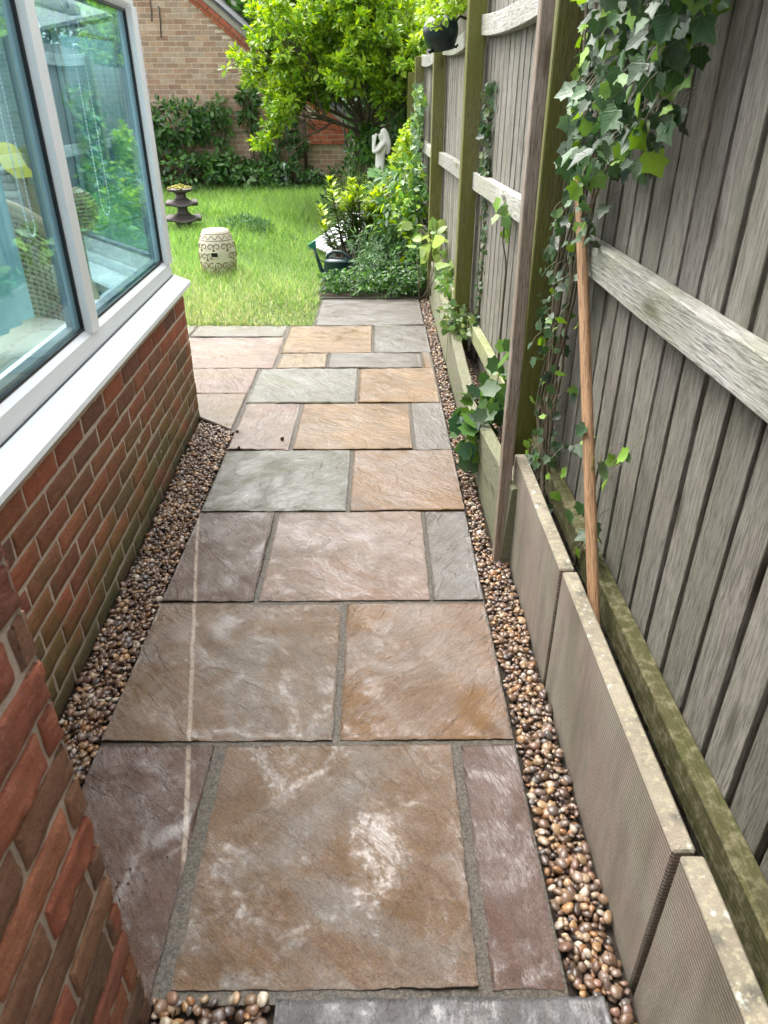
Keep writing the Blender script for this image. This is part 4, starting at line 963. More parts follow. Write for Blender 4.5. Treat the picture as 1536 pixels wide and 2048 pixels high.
# trees behind
DB = [(-1, -.2, .4), (-.5, -1, .3), (.5, -1, .5), (1, -.2, .4), (0, -.3, 1), (-.6, .4, .8), (.6, .5, .8)]
tree('background_tree', 'deep green tree rising behind the slate roof', (-1.2, 19.5, -.2), 1.8, .12, 4, 8, .25, DG+MG[:2], 5, dirs=DB, L0=1.7)
tree('background_tree', 'golden-green tree beyond the fence end, at the top centre', (1.2, 16.0, 0), 1.6, .10, 4, 11, .19, YG+LG[:3], 5, dirs=DB, L0=1.45)
def hedge(name, label, x0, x1, y0, y1, z1, n, cols, size=.13, z0=0):
    e = empty(name, ((x0+x1)/2, (y0+y1)/2, 0)); tag(e, label, 'hedge'); c = e.location
    P_ = RNG.uniform([x0, y0, z0], [x1, y1, z1], (n, 3)); f = RNG.random(n) < .7; P_[f, 1] = y0+RNG.random(f.sum())**2*.4
    P_[:, 2] *= 1+.12*np.sin(P_[:, 0]*3.1)+.06*np.sin(P_[:, 0]*9)
    nr = unit(np.array([0, -.7, .5])+RNG.normal(size=(n, 3))*.5); tip = rdir(n, -.1)
    mb = MB(); scatter(mb, *LEAF, P_-np.array(c[:]), tip, nr, RNG.uniform(.6, 1.2, n)*size, pick(cols, n)); mb.build('leaves', LEAFM, e)
    mb = MB()
    for i in range(14): x = random.uniform(x0, x1)-c.x; tube(mb, [(x, 0, -.05), (x+random.uniform(-.2, .2), 0, z1*.5), (x+random.uniform(-.3, .3), 0, z1*.95)], [.03, .02, .008], 5)
    mb.build('stems', BARK, e)
hedge('hedge', 'shadowy dark hedge closing the garden behind the statue', -.5, 2.2, 13.3, 14.6, 2.3, 6000, DG+[(.015, .04, .012)])
hedge('hedge', 'high conifer screen far behind everything, seen only in gaps between the leaves', -3, 6, 23, 25, 6.0, 9000, DG+MG[:3], .32)
gf = MB(); 
for k in range(12): gf.bm(rbox(-.35+k*.1, -.257+k*.1, 12.9, 12.92, 0, 1.35, .002), None, (random.random(),)*3)
gf.bm(rbox(-.35, .85, 12.921, 12.95, .9, .98, .002)); tag(gf.build('garden_fence', simple('dark_stained_boards', (.05, .032, .022), .85, .3, 10), smooth=False), 'dark stained board fence panel half hidden below the lime-green tree', 'fence panel')
# neighbours' trees behind the fence: seen in the window reflections
tree('neighbouring_tree', 'loose olive-green tree standing behind the fence boards', (2.9, 9.2, 0), 1.9, .09, 3, 17, .13, LG+MG[:2], 4, dirs=DB[:5], L0=.95)

# ---- ivy on the near fence
def ivy(name, label, pts, sizes, cols, stems, base, group=None, lift=.35):
    base = Vector(base); e = empty(name, base); tag(e, label, 'ivy', group); n = len(pts); P_ = np.asarray(pts)-np.array(base[:])
    nr = unit(np.array([-.85, -.45, lift])+RNG.normal(size=(n, 3))*.42); tip = unit(np.array([-.15, -.1, -.75])+RNG.normal(size=(n, 3))*.5)
    mb = MB(); scatter(mb, *IVY, P_, tip, nr, sizes, pick(cols, n, .2)); mb.build('leaves', IVYM, e)
    mb = MB()
    for s_ in stems: 
        s2 = [Vector(q)-base for q in s_]; out = []
        for i in range(len(s2)-1):
            for k in range(4): out.append(s2[i].lerp(s2[i+1], k/4)+Vector((random.uniform(-.008, .004), random.uniform(-.02, .02), 0)))
        out.append(s2[-1]); tube(mb, out, [.006*(1-.6*i/len(out)) for i in range(len(out))], 5)
    for i in range(0, n, 3):   # leaf stalks
        q = Vector(P_[i]); tube(mb, [q, q+Vector((.012, random.uniform(.0, .02), .02)), q+Vector((.035, random.uniform(.005, .03), .035))], .0012, 3, cap=False)
    mb.build('stems', STEM, e)
IV = [(.022, .060, .018), (.018, .042, .016), (.035, .095, .025), (.05, .12, .035), (.08, .15, .07), (.025, .065, .02)]
IVB = [(.16, .30, .03), (.22, .38, .04), (.12, .24, .04)]
def samp(n, f):
    out = []
    while len(out) < n:
        q = f()
        if q is not None: out.append(q)
    return np.array(out)
def topz():
    z = random.uniform(1.14, 2.1); y = random.uniform(1.4, 2.75)
    if z < 1.32 and (y < 2.0 or random.random() < .6): return None
    lo = 1.50 if z > 1.55 else 1.50+(1.55-z)*1.05; hi = 2.56 if z > 1.3 else 2.45
    if not lo+.06*math.sin(z*25) < y < hi: return None
    x = random.uniform(.47, .60) if random.random() < .6 else random.uniform(.54, .62)
    if y > x*(4.12+random.uniform(-.3, .12)): return None
    return (x, y, z)
def colz():
    z = random.uniform(.22, 1.2); y = random.gauss(2.36-.30*max(0, .7-z), .12+.07*(z < .6)); 
    if z < .95 and random.random() < .25: return None
    if y > 2.52: return None
    return (random.uniform(.54, .625), y, z)
pt = np.concatenate([samp(1150, topz), samp(170, colz)])
sz = np.concatenate([np.clip(RNG.lognormal(math.log(.037), .32, 1150), .015, .064), RNG.uniform(.022, .042, 170)])
stems = [[(.615, random.uniform(2.2, 2.5), .14), (.60, random.uniform(2.25, 2.48), .5), (.60, random.uniform(2.2, 2.45), .95), (.585, random.uniform(1.9, 2.45), 1.4), (.57, random.uniform(1.6, 2.5), 2.0)] for _ in range(16)]
ivy('ivy', 'thick ivy with dark and bright leaves hanging over the near fence above the pole', pt, sz, IV*2+IVB, stems, (.6, 2.35, .12))
def lowz(): return (random.uniform(.56, .625), random.gauss(1.72, .10), random.uniform(.36, .50)+random.choice([0, .0, .25]))
ivy('ivy', 'few small green ivy sprigs creeping along the mossy rail at the foot of the pole', samp(20, lowz), RNG.uniform(.03, .055, 20), [(.06, .13, .04), (.04, .09, .03)]+IVB[:1], [[(.61, 1.85, .14), (.60, 1.75, .38), (.59, 1.68, .45), (.60, 1.72, .66)]], (.61, 1.8, .12))
def mid2(): z = random.uniform(1.12, 1.56); return (random.uniform(.565, .60), 4.22-(1.56-z)*.1+random.gauss(0, .05), z)
def mid3(): z = random.uniform(.3, 1.05); return (random.uniform(.58, .61), 4.18+random.gauss(0, .04), z)
ivy('ivy', 'thin strand of small ivy climbing the striped boards between the second and third post', np.concatenate([samp(90, mid2), samp(110, mid3)]), np.concatenate([RNG.uniform(.03, .06, 90), RNG.uniform(.02, .035, 110)]), IV+[(.12, .15, .06), (.10, .13, .04)], [[(.60, 4.18, .1), (.60, 4.2, .7), (.595, 4.2, 1.1), (.58, 4.22, 1.56)]]*2, (.6, 4.18, .1))
def far1():
    z = random.uniform(.75, 1.62); return (random.uniform(.36, .44), 7.75+random.gauss(0, .22), z)
ivy('ivy', 'bushy ivy climbing the far part of the fence above the border plants', samp(300, far1), RNG.uniform(.04, .07, 300), [(.10, .20, .08), (.06, .13, .06), (.14, .26, .08), (.2, .34, .05)], [[(.42, 7.7, .02), (.42, 7.75, .8), (.42, 7.8, 1.55)]]*3, (.42, 7.75, 0))
def spr(): return (random.uniform(.545, .57), random.gauss(3.35, .07), random.gauss(1.02, .06))
ivy('ivy', 'single curling ivy sprig on the middle rail next to the batten', samp(8, spr), RNG.uniform(.04, .07, 8), IVB+[(.10, .2, .05)], [[(.60, 3.4, .3), (.59, 3.38, .8), (.555, 3.35, 1.05)]], (.6, 3.4, .1))

# leafy clumps rooted by the edging
GERAN = ([(0, 0, 0)]+[(math.sin(a)*r_, .45+math.cos(a)*r_, .03*(i % 2)) for i, (a, r_) in enumerate((R(-150+i*30), (.55 if i % 2 else .40)) for i in range(11))]+[(0, .42, -.05)], [(12, i, i+1) for i in range(1, 11)]+[(12, 0, 1), (12, 11, 0)])
plant('wild_plant', 'dark jagged-leaved plant spilling over the timber edging beside the batten', 'plant', (.53, 2.95, .12), [(.46, 2.93, .30, .11, .16, .10), (.42, 2.9, .20, .05, .14, .11), (.53, 3.05, .34, .08, .18, .08), (.57, 2.95, .50, .05, .07, .09)], 110, .085, [(.07, .16, .035), (.05, .11, .03), (.11, .22, .04), (.04, .10, .045)], tmpl=GERAN, stems=16, stemr=.003, shell=.3)
plant('wild_plant', 'small pale-leaved weed at the foot of the second green post', 'plant', (.50, 4.4, .12), [(.46, 4.35, .34, .10, .12, .08), (.52, 4.25, .30, .07, .12, .07)], 170, .045, [(.14, .22, .06), (.08, .15, .05), (.2, .26, .10)], tmpl=ROUND, stems=12, stemr=.002, shell=.2)
plant('wild_plant', 'spindly weed with broad pale leaves beside the farthest timber edging', 'plant', (.44, 6.0, .1), [(.44, 5.9, .50, .14, .15, .10), (.50, 5.5, .42, .06, .25, .08), (.36, 6.2, .60, .08, .1, .08)], 42, .12, [(.24, .34, .10), (.16, .27, .07), (.3, .4, .12)], tmpl=ROUND, stems=9, stemr=.004, shell=.3)
plant('wild_plant', 'fresh green leafy weed between the far edging and the third fence post', 'plant', (.50, 5.4, .12), [(.50, 5.3, .33, .06, .22, .07)], 90, .055, [(.10, .22, .04), (.14, .3, .05)], stems=8, stemr=.002, shell=.2)

# ---- flower bed plants (right of the lawn)
def uprights(name, label, base, stems_, cols, dark, wl=.075, n_=13, group=None):
    """many upright stems, each with whorls of leaves toward the tip"""
    base = Vector(base); e = empty(name, base); tag(e, label, 'shrub', group); sm = MB(); P_, T_, N_, S_, C_ = [], [], [], [], []
    for (x, y, h, lx) in stems_:
        p0 = Vector((x*.45, y*.5, -.03)); p1 = Vector((x+lx, y, h)); pm = p0.lerp(p1, .5)+Vector((random.uniform(-.04, .04), random.uniform(-.04, .04), .02)); pts = [p0, p0.lerp(pm, .5), pm, pm.lerp(p1, .5)+Vector((0, 0, .01)), p1]
        tube(sm, pts, [.010, .009, .007, .005, .003], 5)
        for w_ in range(n_):
            t_ = 1-(w_/n_)**1.15*.72; k = min(int(t_*4), 3); q = pts[k].lerp(pts[k+1], t_*4-k)
            for a in range(5 if w_ else 7):
                az = random.uniform(0, 2*math.pi); up = 1.3-.95*min(1, w_/4)+random.uniform(-.3, .3)
                d = Vector((math.cos(az), math.sin(az), up)); P_.append(q[:]); T_.append(d[:]); N_.append((-math.cos(az)*.4, -math.sin(az)*.4, 1)); S_.append(wl*random.uniform(.7, 1.15)*(1 if w_ else .8))
                C_.append(np.array(random.choice(cols if w_ < 4 and random.random() < .85 else dark))*random.uniform(.8, 1.2))
    mb = MB(); scatter(mb, *LEAF, np.array(P_), np.array(T_), np.array(N_), np.array(S_), np.array(C_)); mb.build('leaves', LEAFM, e); sm.build('stems', simple(name+'_stem', (.06, .03, .02), .8), e)
rr = random.Random(3)
uprights('evergreen_shrub', 'upright shrub with yellow-green shoot tips on dark stems beside the watering can', (-.18, 7.45, .03),
         [(-.30, .0, .78, .03), (-.36, .1, .52, -.02), (-.27, -.1, .40, -.08)]+[(rr.uniform(-.22, .40), rr.uniform(-.25, .3), rr.uniform(.42, .78), rr.uniform(-.05, .05)) for _ in range(34)], YG+[LG[3], (.42, .5, .05)], [(.05, .10, .02), (.07, .13, .03), (.12, .2, .03)], wl=.095)
plant('border_plant', 'soft mid-green leafy perennial between the yellow-tipped shrub and the fence', 'plant', (.22, 7.2, .03), [(.18, 7.1, .55, .22, .3, .28), (.30, 7.5, .80, .16, .3, .22), (.10, 7.3, .38, .25, .3, .28), (.30, 6.9, .36, .14, .25, .30), (.36, 7.2, .66, .09, .3, .2)], 1400, .095, MG+LG[:2], stems=18, stemr=.006, shell=.3, clump=4)
plant('border_plant', 'tall plant with large pale grey-green leaves at the middle of the border', 'plant', (.10, 7.9, .03), [(.16, 7.9, .78, .18, .2, .12), (.08, 7.7, .62, .14, .2, .12)], 110, .15, [(.20, .32, .16), (.14, .26, .12), (.28, .42, .18)], stems=9, stemr=.006, shell=.2)
plant('golden_shrub', 'golden small-leaved shrub climbing against the fence right of the statue', 'shrub', (.30, 8.7, .03), [(.30, 8.9, .70, .14, .3, .42), (.34, 8.8, 1.05, .09, .25, .22), (.36, 8.5, .55, .09, .3, .4)], 2200, .055, YG+LG[:2], stems=14, stemr=.006, tmpl=ROUND, shell=.3, clump=5)
plant('fern_like_plant', 'low feathery grey-green plant right behind the watering can', 'plant', (-.15, 6.75, .03), [(-.08, 6.68, .13, .18, .2, .14), (.10, 6.75, .20, .22, .3, .2), (.02, 7.05, .28, .28, .25, .2)], 2000, .085, [(.08, .17, .06), (.11, .22, .07), (.05, .12, .045), (.16, .27, .12)], tmpl=NARROW, stems=14, stemr=.003, shell=.2, clump=5)
plant('ground_cover_plant', 'dark low leafy plant behind the farthest path slab near the fence', 'plant', (.18, 6.5, .03), [(.15, 6.45, .12, .28, .22, .14), (.36, 6.6, .20, .10, .3, .2), (-.12, 6.42, .08, .24, .14, .09), (-.36, 6.38, .05, .14, .12, .06), (.02, 6.27, .06, .38, .07, .06), (-.36, 6.5, .10, .14, .2, .10), (.30, 6.3, .12, .10, .10, .10)], 3400, .05, MG+DG[:3]+[(.14, .26, .06)], stems=8, stemr=.003, shell=.2, clump=4)
plant('leafy_shrub', 'dense fresh green foliage mass in front of the statue base', 'shrub', (.05, 9.4, .03), [(.05, 9.5, .40, .30, .35, .34), (.28, 9.6, .62, .14, .4, .32), (-.18, 9.3, .22, .22, .3, .22)], 1900, .085, LG[2:]+MG+[YG[2]], stems=14, stemr=.006, shell=.3, clump=4)
plant('dark_shrub', 'fine-leaved dark shrub on the lawn edge left of the statue', 'shrub', (-.40, 11.0, 0), [(-.42, 11.0, .42, .30, .3, .36), (-.62, 10.9, .2, .2, .3, .2), (-.20, 10.9, .3, .2, .3, .25)], 1200, .08, DG+[MG[2]], stems=14, stemr=.008, shell=.3)
plant('leafy_shrub', 'broad-leaved green shrub behind and right of the white statue', 'shrub', (.20, 11.2, 0), [(.22, 11.2, .85, .28, .3, .35), (-.10, 11.4, .95, .2, .3, .25), (.30, 10.8, 1.25, .12, .2, .2), (.28, 10.7, .5, .14, .3, .35)], 1100, .13, MG+[LG[5], DG[3]], stems=12, stemr=.008, shell=.3, clump=4)
plant('tall_grass_clump', 'tall thin grass stalks in front of the dark shrub', 'grass clump', (-.3, 10.2, 0), [(-.3, 10.2, .35, .25, .2, .3)], 260, .30, [(.2, .33, .08), (.26, .36, .12)], tmpl=([(-.012, 0, 0), (.012, 0, 0), (0, 1, .1)], [(0, 1, 2)]), stems=6, stemr=.002, droop=-.9)
plant('lawn_weed', 'dark green feathery weed patch growing in the lawn by the stone lantern', 'plant', (-1.70, 9.6, 0), [(-1.72, 9.6, .10, .30, .35, .12), (-1.45, 9.5, .08, .14, .3, .1)], 1500, .075, [(.07, .17, .05), (.05, .13, .045), (.10, .2, .06)], tmpl=NARROW, stems=10, stemr=.003, shell=.1, droop=-.5)
# shrub trailing over the fence onto the hanging pot
e = empty('trailing_shrub', (.62, 5.0, 1.75)); tag(e, 'small-leaved bright shrub trailing over the fence top across the black pot', 'shrub')
sm, P_, T_, N_, S_, C_ = MB(), [], [], [], [], []
tube(sm, [Vector((.65-.028*(q-2.6)+.06, q, 2.02+.05*math.sin(q*7)))-e.location for q in np.linspace(4.5, 6.45, 12)], .014, 6)
for k in range(46):
    y0 = random.uniform(4.55, 6.4); xa = .65-.028*(y0-2.6)+.06; p0 = Vector((xa, y0, 2.02+.05*math.sin(y0*7)))
    L_ = random.uniform(.15, .42); d = Vector((-1, random.uniform(-.5, .3), random.uniform(-.1, 1.1))).normalized()
    if k < 3: y0 = 4.75; p0 = Vector((.65, 4.78, 2.03)); L_ = .40; d = Vector((-.85, -.1, -.12+.05*k)).normalized()
    pts = [p0]
    for i in range(8): d = (d+Vector((random.uniform(-.1, .1), random.uniform(-.1, .1), -.10))).normalized(); pts.append(pts[-1]+d*L_/8)
    tube(sm, [q-e.location for q in pts], [.004-.0003*i for i in range(9)], 4)
    for i in range(2, 9):
        for a in range(9):
            s_ = unit(RNG.normal(size=3)); P_.append(np.array((pts[i]-e.location)[:])+s_*.012); T_.append(s_+np.array(d[:])*.6); N_.append(unit(np.array([-.2, -.5, .8])+RNG.normal(size=3)*.4)); S_.append(random.uniform(.022, .04)); C_.append(pick(LG[:4]+YG[:2], 1)[0])
mb = MB(); scatter(mb, *ROUND, np.array(P_), np.array(T_), np.array(N_), np.array(S_), np.array(C_)); mb.build('leaves', LEAFM, e); sm.build('stems', STEM, e)

# ================================================================ ORNAMENTS
pot = empty('hanging_pot', (.392, 5.0, 1.735)); pot.rotation_euler = (R(6), R(-9), 0); tag(pot, 'rounded green-black plastic pot hung on the fence top under trailing leaves', 'plant pot')
mb = MB(); lathe(mb, [(.001, .012), (.060, .006), (.066, .0), (.070, .012), (.082, .03), (.099, .065), (.104, .10), (.100, .128), (.086, .152), (.060, .170), (.03, .178), (.001, .180)], 36); mb.build('bowl', POTM, pot, smooth=True)
for a in (10, 130, 205): c_, s_ = math.cos(R(a)), math.sin(R(a)); mb = MB(); tube(mb, [(c_*.06, s_*.06, .012), (c_*.085, s_*.085, .004), (c_*.095, s_*.095, .016)], .008, 6); mb.build('clip_lug', POTM, pot)
mb = MB(); tube(mb, [(.07, 0, .12), (.12, .0, .15), (.16, .0, .13)], .008, 6); mb.build('hanging_bracket', IRON, pot)
# stool
st = empty('ceramic_stool', (-1.53, 7.15, -.01)); tag(st, 'cream barrel-shaped ceramic garden stool with brown scroll relief on the lawn', 'garden stool')
def prof(z): return .118+.052*math.sin(math.pi*min(max(z/.43, 0), 1))**.75
PR = [(.001, .0), (.125, .0)]+[(prof(.43*i/16)+.004, .43*i/16) for i in range(17)]+[(.118, .437), (.10, .441), (.001, .442)]
mb = MB(); lathe(mb, PR, 48); mb.build('body', CREAM, st, smooth=True, sharp=50)
mb = MB()
def on(a, z, o_=.004): r_ = prof(z)+o_; return Vector((math.cos(a)*r_, math.sin(a)*r_, z))
def scroll(a0, z0_, s_, fl, turn=1, rot=0.):
    pts = []
    for i in range(20):
        t_ = i/19; th = t_*2.0*math.pi*.95*turn+rot; rad_ = s_*(1-.80*t_); da = math.cos(th)*rad_*fl; dz_ = math.sin(th)*rad_
        pts.append(on(a0+(da)/.16, z0_+dz_))
    tube(mb, pts, [.0055*(1-.3*i/19) for i in range(20)], 5)
for z_b in (.355, .410, .03): tube(mb, [on(2*math.pi*i/40, z_b, .002) for i in range(41)], .0045, 5)
na = 8
for i in range(na):
    a = 2*math.pi*i/na
    for rw, (zc, s_) in enumerate(((.30, .034), (.215, .034), (.13, .034), (.07, .024))):
        aa = a+(math.pi/na if rw % 2 else 0)
        if rw == 1 and abs(((aa-R(-88)+math.pi) % (2*math.pi))-math.pi) < .36: continue
        scroll(aa-.20, zc, s_, 1, 1, .5*rw); scroll(aa+.20, zc, s_, -1, 1, .5*rw)
        tube(mb, [on(aa-.06, zc-.035), on(aa, zc-.01), on(aa+.06, zc-.035)], .0045, 5); tube(mb, [on(aa, zc-.04), on(aa, zc-.01), on(aa+.02, zc+.02)], .004, 5)
for i in range(14):
    a0 = 2*math.pi*i/14; tube(mb, [on(a0+t_*2*math.pi/14, .383+.015*math.sin(t_*2*math.pi), .003) for t_ in np.linspace(0, 1, 9)], .004, 5)
mb.build('scroll_relief', CREAMB, st)
ah = R(-88)
mb = MB(); T = Matrix.Rotation(ah+math.pi/2, 4, 'Z') @ Matrix.Translation((0, -(prof(.235)+.001), .235)); mb.bm(rbox(-.030, .030, -.006, .02, -.019, .019, .006, 2), T); mb.build('hand_hole', BLACK, st)
mb = MB(); T = Matrix.Rotation(ah+math.pi/2, 4, 'Z') @ Matrix.Translation((0, -(prof(.235)+.003), .235))
for (a_1, a_2, c1, c2) in ((-.040, -.030, -.028, .028), (.030, .040, -.028, .028), (-.030, .030, .019, .028), (-.030, .030, -.028, -.019)): mb.bm(rbox(a_1, a_2, -.008, .02, c1, c2, .003), T)
mb.build('hole_rim', CREAM, st)
# pagoda lantern
pg = empty('stone_lantern', (-2.47, 9.75, -.02), R(12)); tag(pg, 'dark pagoda-style stone lantern with yellow moss on top, on the lawn', 'garden ornament')
mb = MB(); lathe(mb, [(.14, 0), (.11, .05), (.10, .16), (.11, .18)], 24, sq=5); mb.build('base', DARKSTONE, pg, sharp=40)
def eave(z, w_, h=.065):
    mb = MB(); V = []; n = 32
    for r_, zz, up in ((.35, -.0, 0), (.93, -.008, .03), (1., .006, .034), (.97, .022, .034), (.7, .035, .012), (.45, h, 0), (.38, h+.015, 0)):
        for j in range(n):
            a = 2*math.pi*j/n; x, y = math.cos(a), math.sin(a); m_ = (abs(x)**6+abs(y)**6)**(1/6); k = abs(math.sin(2*a))**3
            V.append((w_*r_*x/m_, w_*r_*y/m_, z+zz+up*k))
    f = [(i*n+j, i*n+(j+1) % n, (i+1)*n+(j+1) % n, (i+1)*n+j) for i in range(6) for j in range(n)]+[tuple(range(n))[::-1], tuple(6*n+j for j in range(n))]
    mb.add(V, f); mb.build('eave', DARKSTONE, pg, sharp=50)
eave(.17, .225); eave(.35, .20); 
mb = MB(); lathe(mb, [(.075, .255), (.062, .30), (.065, .355)], 24, sq=5); mb.build('tier', DARKSTONE, pg, sharp=40)
mb = MB(); lathe(mb, [(.07, .435), (.058, .48), (.09, .505), (.15, .52), (.158, .545), (.12, .556), (.001, .558)], 24, sq=3); mb.build('top_dish', DARKSTONE, pg, sharp=40)
v, f = ICO[2]; mb = MB()
for k in range(60):
    a, r_ = random.uniform(0, 6.28), random.uniform(0, .145); mb.add(v*np.array([1, 1, .8])*random.uniform(.012, .026)+np.array([math.cos(a)*r_, math.sin(a)*r_, .558+.035*(1-r_/.12)*random.random()]), [f])
mb.build('moss', MOSS, pg)
# watering can
wc = empty('watering_can', (-.375, 6.92, .0), R(-8)); tag(wc, 'dark green plastic watering can with teal rose at the border edge', 'watering can')
mb = MB(); lathe(mb, [(.001, 0), (.108, 0), (.115, .01), (.112, .10), (.104, .175), (.108, .182), (.104, .19), (.075, .205), (.058, .208), (.055, .198), (.001, .196)], 32); 
for q in range(len(mb.v)): mb.v[q] = mb.v[q]*np.array([1.15, .85, 1]); 
mb.build('body', GREENP, wc, smooth=True, sharp=50)
mb = MB(); lathe(mb, [(.052, .2085), (.001, .2088)], 20, c=(.015, 0, 0)); mb.build('filler_hole', BLACK, wc)
mb = MB(); tube(mb, [(-.10, 0, .04), (-.155, 0, .10), (-.185, 0, .20), (-.215, 0, .295)], [.024, .02, .015, .012], 12); tube(mb, [(-.115, 0, .165), (-.185, 0, .20)], .006, 6); mb.build('spout', GREENP, wc)
mb = MB(); tube(mb, [(-.208, 0, .285), (-.222, 0, .31), (-.236, 0, .335), (-.239, 0, .34)], [.014, .03, .046, .043], 20); mb.build('rose', TEAL, wc, smooth=True, sharp=50)
mb = MB(); tube(mb, [(-.10, 0, .175), (-.085, 0, .235), (-.03, 0, .268), (.05, 0, .262), (.125, 0, .21), (.155, 0, .14), (.145, 0, .07), (.11, 0, .045)], [.013]*8, 10); mb.build('handle', GREENP, wc)
# white recliner
gc = empty('garden_recliner', (-.62, 8.25, 0)); tag(gc, 'white slatted wooden recliner mostly hidden behind the border shrub', 'recliner')
u_ = Vector((.916, .40, 0)); w_ = Vector((.40, -.916, 0)); o0 = Vector((-.13, 0, .11))
def plank(p, q, wid, th, name='slat'):
    d = q-p; L_ = d.length; x = d.normalized(); y = w_.normalized(); z = x.cross(y).normalized(); y = z.cross(x)
    M_ = Matrix((x, y, z)).transposed().to_4x4(); M_.translation = p; MB().bm(rbox(0, L_, -wid/2, wid/2, -th/2, th/2, .004), M_).build(name, WHITEP, gc, smooth=False)
foot = o0; knee = o0+u_*.55+Vector((0, 0, .30)); hip = knee+u_*.42+Vector((0, 0, -.09)); 
for k in range(6):
    s_ = w_*(.05+.105*k); plank(foot+s_, knee+s_, .072, .018)
    plank(knee+u_*.01+s_, hip+s_, .072, .018)
    top = hip+u_*.22+Vector((0, 0, .42+.05*math.sin(math.pi*(k+.5)/6))); plank(hip+s_, top+s_, .072, .018, 'back_slat')
for s_ in (w_*.0, w_*.585): plank(foot+s_+Vector((0, 0, -.04)), knee+s_+Vector((0, 0, -.04)), .03, .06, 'side_rail'); plank(knee+s_+Vector((0, 0, -.04)), hip+s_+Vector((0, 0, -.04)), .03, .06, 'side_rail')
for p in (foot+u_*.06, knee, hip):
    for s_ in (w_*.0, w_*.585):
        q = p+s_; MB().bm(rbox(q.x-.022, q.x+.022, q.y-.022, q.y+.022, -.02, q.z-.02, .003)).build('leg', WHITEP, gc, smooth=False)
# statue
def skin(name, verts, edges, rad, mt, par, sub=2):
    me = bpy.data.meshes.new(name); me.from_pydata(verts, edges, []); o = bpy.data.objects.new(name, me); C.objects.link(o)
    m_ = o.modifiers.new('s', 'SKIN'); sv = me.skin_vertices[0].data
    for i, r_ in enumerate(rad): sv[i].radius = r_ if hasattr(r_, '__len__') else (r_, r_)
    sv[0].use_root = True; m2 = o.modifiers.new('u', 'SUBSURF'); m2.levels = m2.render_levels = sub
    dg = bpy.context.evaluated_depsgraph_get(); ev = o.evaluated_get(dg); nm = bpy.data.meshes.new_from_object(ev); o.modifiers.clear(); o.data = nm; nm.materials.clear(); nm.materials.append(mt)
    for p in nm.polygons: p.use_smooth = True
    o.parent = par; return o
sg = empty('statue', (.045, 10.5, 0)); tag(sg, 'white stone statue of a long-haired woman holding hands to her face', 'statue')
def c5(x, y, dy=0): return ((x-870)*.0014, dy, 1.175-(y-115)*.0014)
V = [c5(868, 470), c5(866, 400), c5(872, 330), c5(885, 262), c5(884, 226), c5(876, 195, -.0), c5(872, 160),     # pelvis..head
     c5(905, 238, -.075), c5(850, 300, -.10), c5(805, 318, -.085), c5(812, 240, -.06), c5(826, 188, -.04), c5(838, 162, -.03),   # near arm to the face
     c5(895, 240, .075), c5(840, 290, .09), c5(806, 300, .06), c5(806, 230, .035), c5(808, 172, .005),                              # far arm
     c5(862, 560, -.03), c5(858, 700, -.03), c5(866, 560, .05), c5(864, 700, .045), c5(862, 860, 0)]
EDG = [(0, 1), (1, 2), (2, 3), (3, 4), (4, 5), (5, 6), (3, 7), (7, 8), (8, 9), (9, 10), (10, 11), (11, 12), (3, 13), (13, 14), (14, 15), (15, 16), (16, 17), (0, 18), (18, 19), (0, 20), (20, 21)]
rad = [(.070, .085), (.055, .068), (.058, .072), (.052, .075), (.026, .026), (.038, .036), (.052, .046), .036, .031, .026, .022, .018, .020, .036, .030, .025, .021, .024, .055, .03, .055, .03]
skin('body', V[:22], EDG, rad, STATM, sg)
skin('hair', [c5(880, 128), c5(905, 150), c5(925, 195), c5(938, 250), c5(942, 300), c5(936, 340)], [(i, i+1) for i in range(5)], [(.040, .040), (.048, .052), (.036, .055), (.030, .055), (.022, .045), (.01, .02)], STATM, sg)
mb = MB(); n = 26; V = []
for j in range(14):
    z = -.0+.62*j/13
    for i in range(n): a = 2*math.pi*i/n; r_ = .10-.035*(j/13)+.010*math.sin(a*7+j*.2)*(1-j/16); V.append((math.cos(a)*r_*.9-.006, math.sin(a)*r_, .12+z*.98))
mb.add(V, [(i*n+j, i*n+(j+1) % n, (i+1)*n+(j+1) % n, (i+1)*n+j) for i in range(13) for j in range(n)]+[tuple(13*n+j for j in range(n))]); mb.build('draped_skirt', STATM, sg)
MB().bm(rbox(-.14, .14, -.14, .14, -.03, .13, .01, 2)).build('plinth', STATM, sg, smooth=False)
# small pale figure ornament by the climbers
og = empty('pale_ornament', (-1.62, 13.95, 0)); og.scale = (.8, .8, .85); tag(og, 'small pale grey urn ornament on a stem among the climbers', 'garden ornament')
mb = MB(); lathe(mb, [(.001, .0), (.07, 0), (.07, .03), (.03, .06), (.022, .26), (.04, .28), (.075, .31), (.08, .33), (.03, .335), (.02, .45), (.05, .50), (.058, .54), (.045, .58), (.02, .61), (.001, .615)], 24); mb.build('urn', simple('pale_grey_stone', (.50, .54, .56), .6, .25, 30, .3), og, smooth=True, sharp=50)

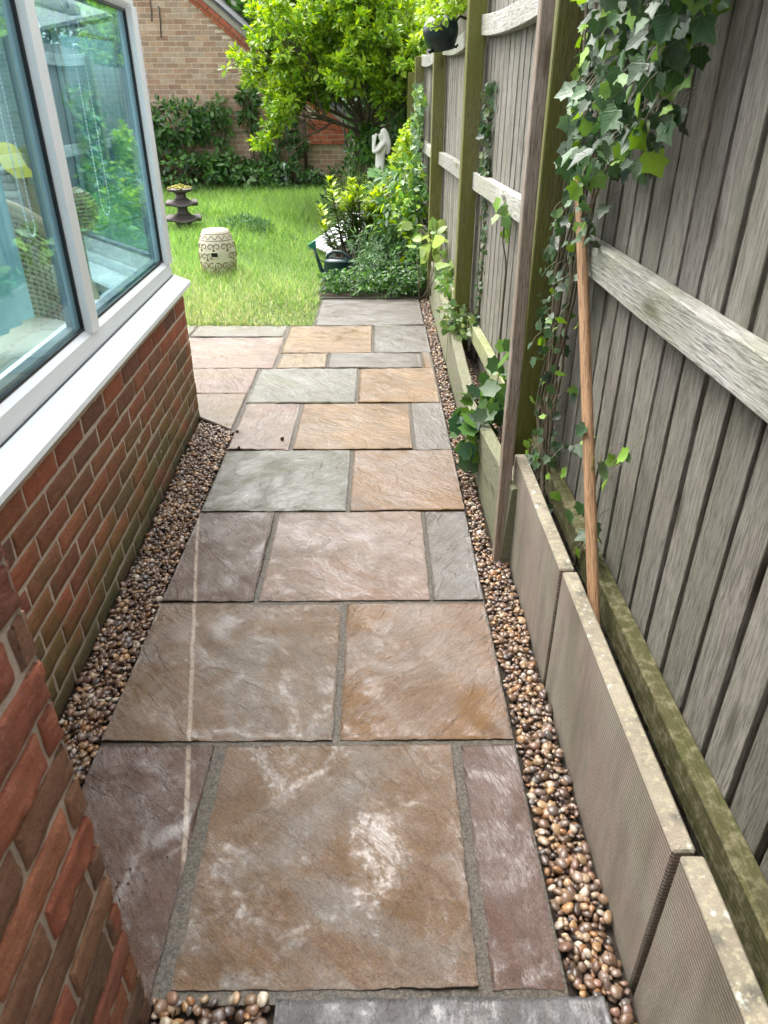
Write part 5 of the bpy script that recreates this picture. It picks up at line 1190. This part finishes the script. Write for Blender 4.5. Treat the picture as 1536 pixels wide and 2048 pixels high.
# ================================================================ GRASS
def blades(mb, x0, x1, y0, y1, dens, hfun, wid, cols, cf, excl=None):
    n = int((x1-x0)*(y1-y0)*dens); X = RNG.uniform(x0, x1, n); Y = RNG.uniform(y0, y1, n)
    if excl is not None: k = ~excl(X, Y); X, Y = X[k], Y[k]; n = len(X)
    pn = np.sin(X*2.3+np.sin(Y*1.7)*1.5)*.5+np.sin(Y*3.1+X*1.2)*.3+np.sin(X*7+Y*5)*.2
    h = hfun(X, Y, pn)*RNG.uniform(.5, 1.25, n); az = RNG.uniform(0, 2*math.pi, n); ln = RNG.uniform(.1, 1.5, n)
    tip = np.stack([np.cos(az)*ln, np.sin(az)*ln, np.ones(n)], 1); nr = np.stack([-np.cos(az), -np.sin(az), ln], 1)
    y = unit(tip); z = unit(nr-y*(nr*y).sum(1, keepdims=True)); x = np.cross(y, z)
    tv = np.array(BLADE[0]); W = (wid*RNG.uniform(.7, 1.3, n))[:, None, None]; H = h[:, None, None]
    V = x[:, None]*tv[None, :, :1]*W+y[:, None]*tv[None, :, 1:2]*H-z[:, None]*tv[None, :, 2:]*H*1.6+np.stack([X, Y, np.full(n, -.015)], 1)[:, None]
    k = 5; off = (np.arange(n)*k)[:, None]; c = cf(X, Y, pn, n)
    mb.add(V.reshape(-1, 3), [np.array([[0, 1, 2, 3]])+off, np.array([[3, 2, 4]])+off], np.repeat(c, k, 0))
GR = np.array([(.13, .27, .04), (.22, .39, .07), (.07, .16, .03), (.36, .52, .14), (.18, .33, .08)]); DRY = np.array([(.50, .47, .22), (.38, .39, .15), (.60, .56, .34), (.30, .34, .11)])
def gcol(X, Y, pn, n):
    dry = np.clip((7.3-Y)/1.9+pn*.35+RNG.normal(size=n)*.2, 0, 1)*.62; dry = np.where(X > -1.0, dry*.8+.05, dry)
    g = GR[RNG.integers(0, 5, n)]; d = DRY[RNG.integers(0, 4, n)]; k = (RNG.random(n) < dry)[:, None]
    lush = (1+.18*pn)[:, None]
    return np.clip(np.where(k, d, g*lush)*(1+RNG.normal(size=(n, 1))*.15), 0, 1)
hf = lambda X, Y, pn: np.clip(.075+.026*(Y-5.4)+.055*pn, .04, .24)
ex = lambda X, Y: ((X > -.50) & (Y < 6.28)) | ((X > -.52) & (Y > 6.22) & (Y < 11.0)) | ((np.hypot(X+1.53, Y-7.15) < .13)) | ((np.hypot(X+2.47, Y-9.75) < .11))
mb = MB(); blades(mb, -2.7, -.44, 5.40, 8.2, 12000, hf, .0042, None, gcol, ex); blades(mb, -4.6, -.40, 8.2, 13.9, 6500, hf, .0062, None, gcol, ex)
blades(mb, -5.0, -2.7, 5.4, 8.2, 2500, hf, .006, None, gcol, ex); blades(mb, -1.2, .1, 11., 14.2, 3500, hf, .0065, None, gcol)
tag(mb.build('grass', GRASSM), 'long unmown lawn grass, yellowish near the path', 'grass', kind='stuff')
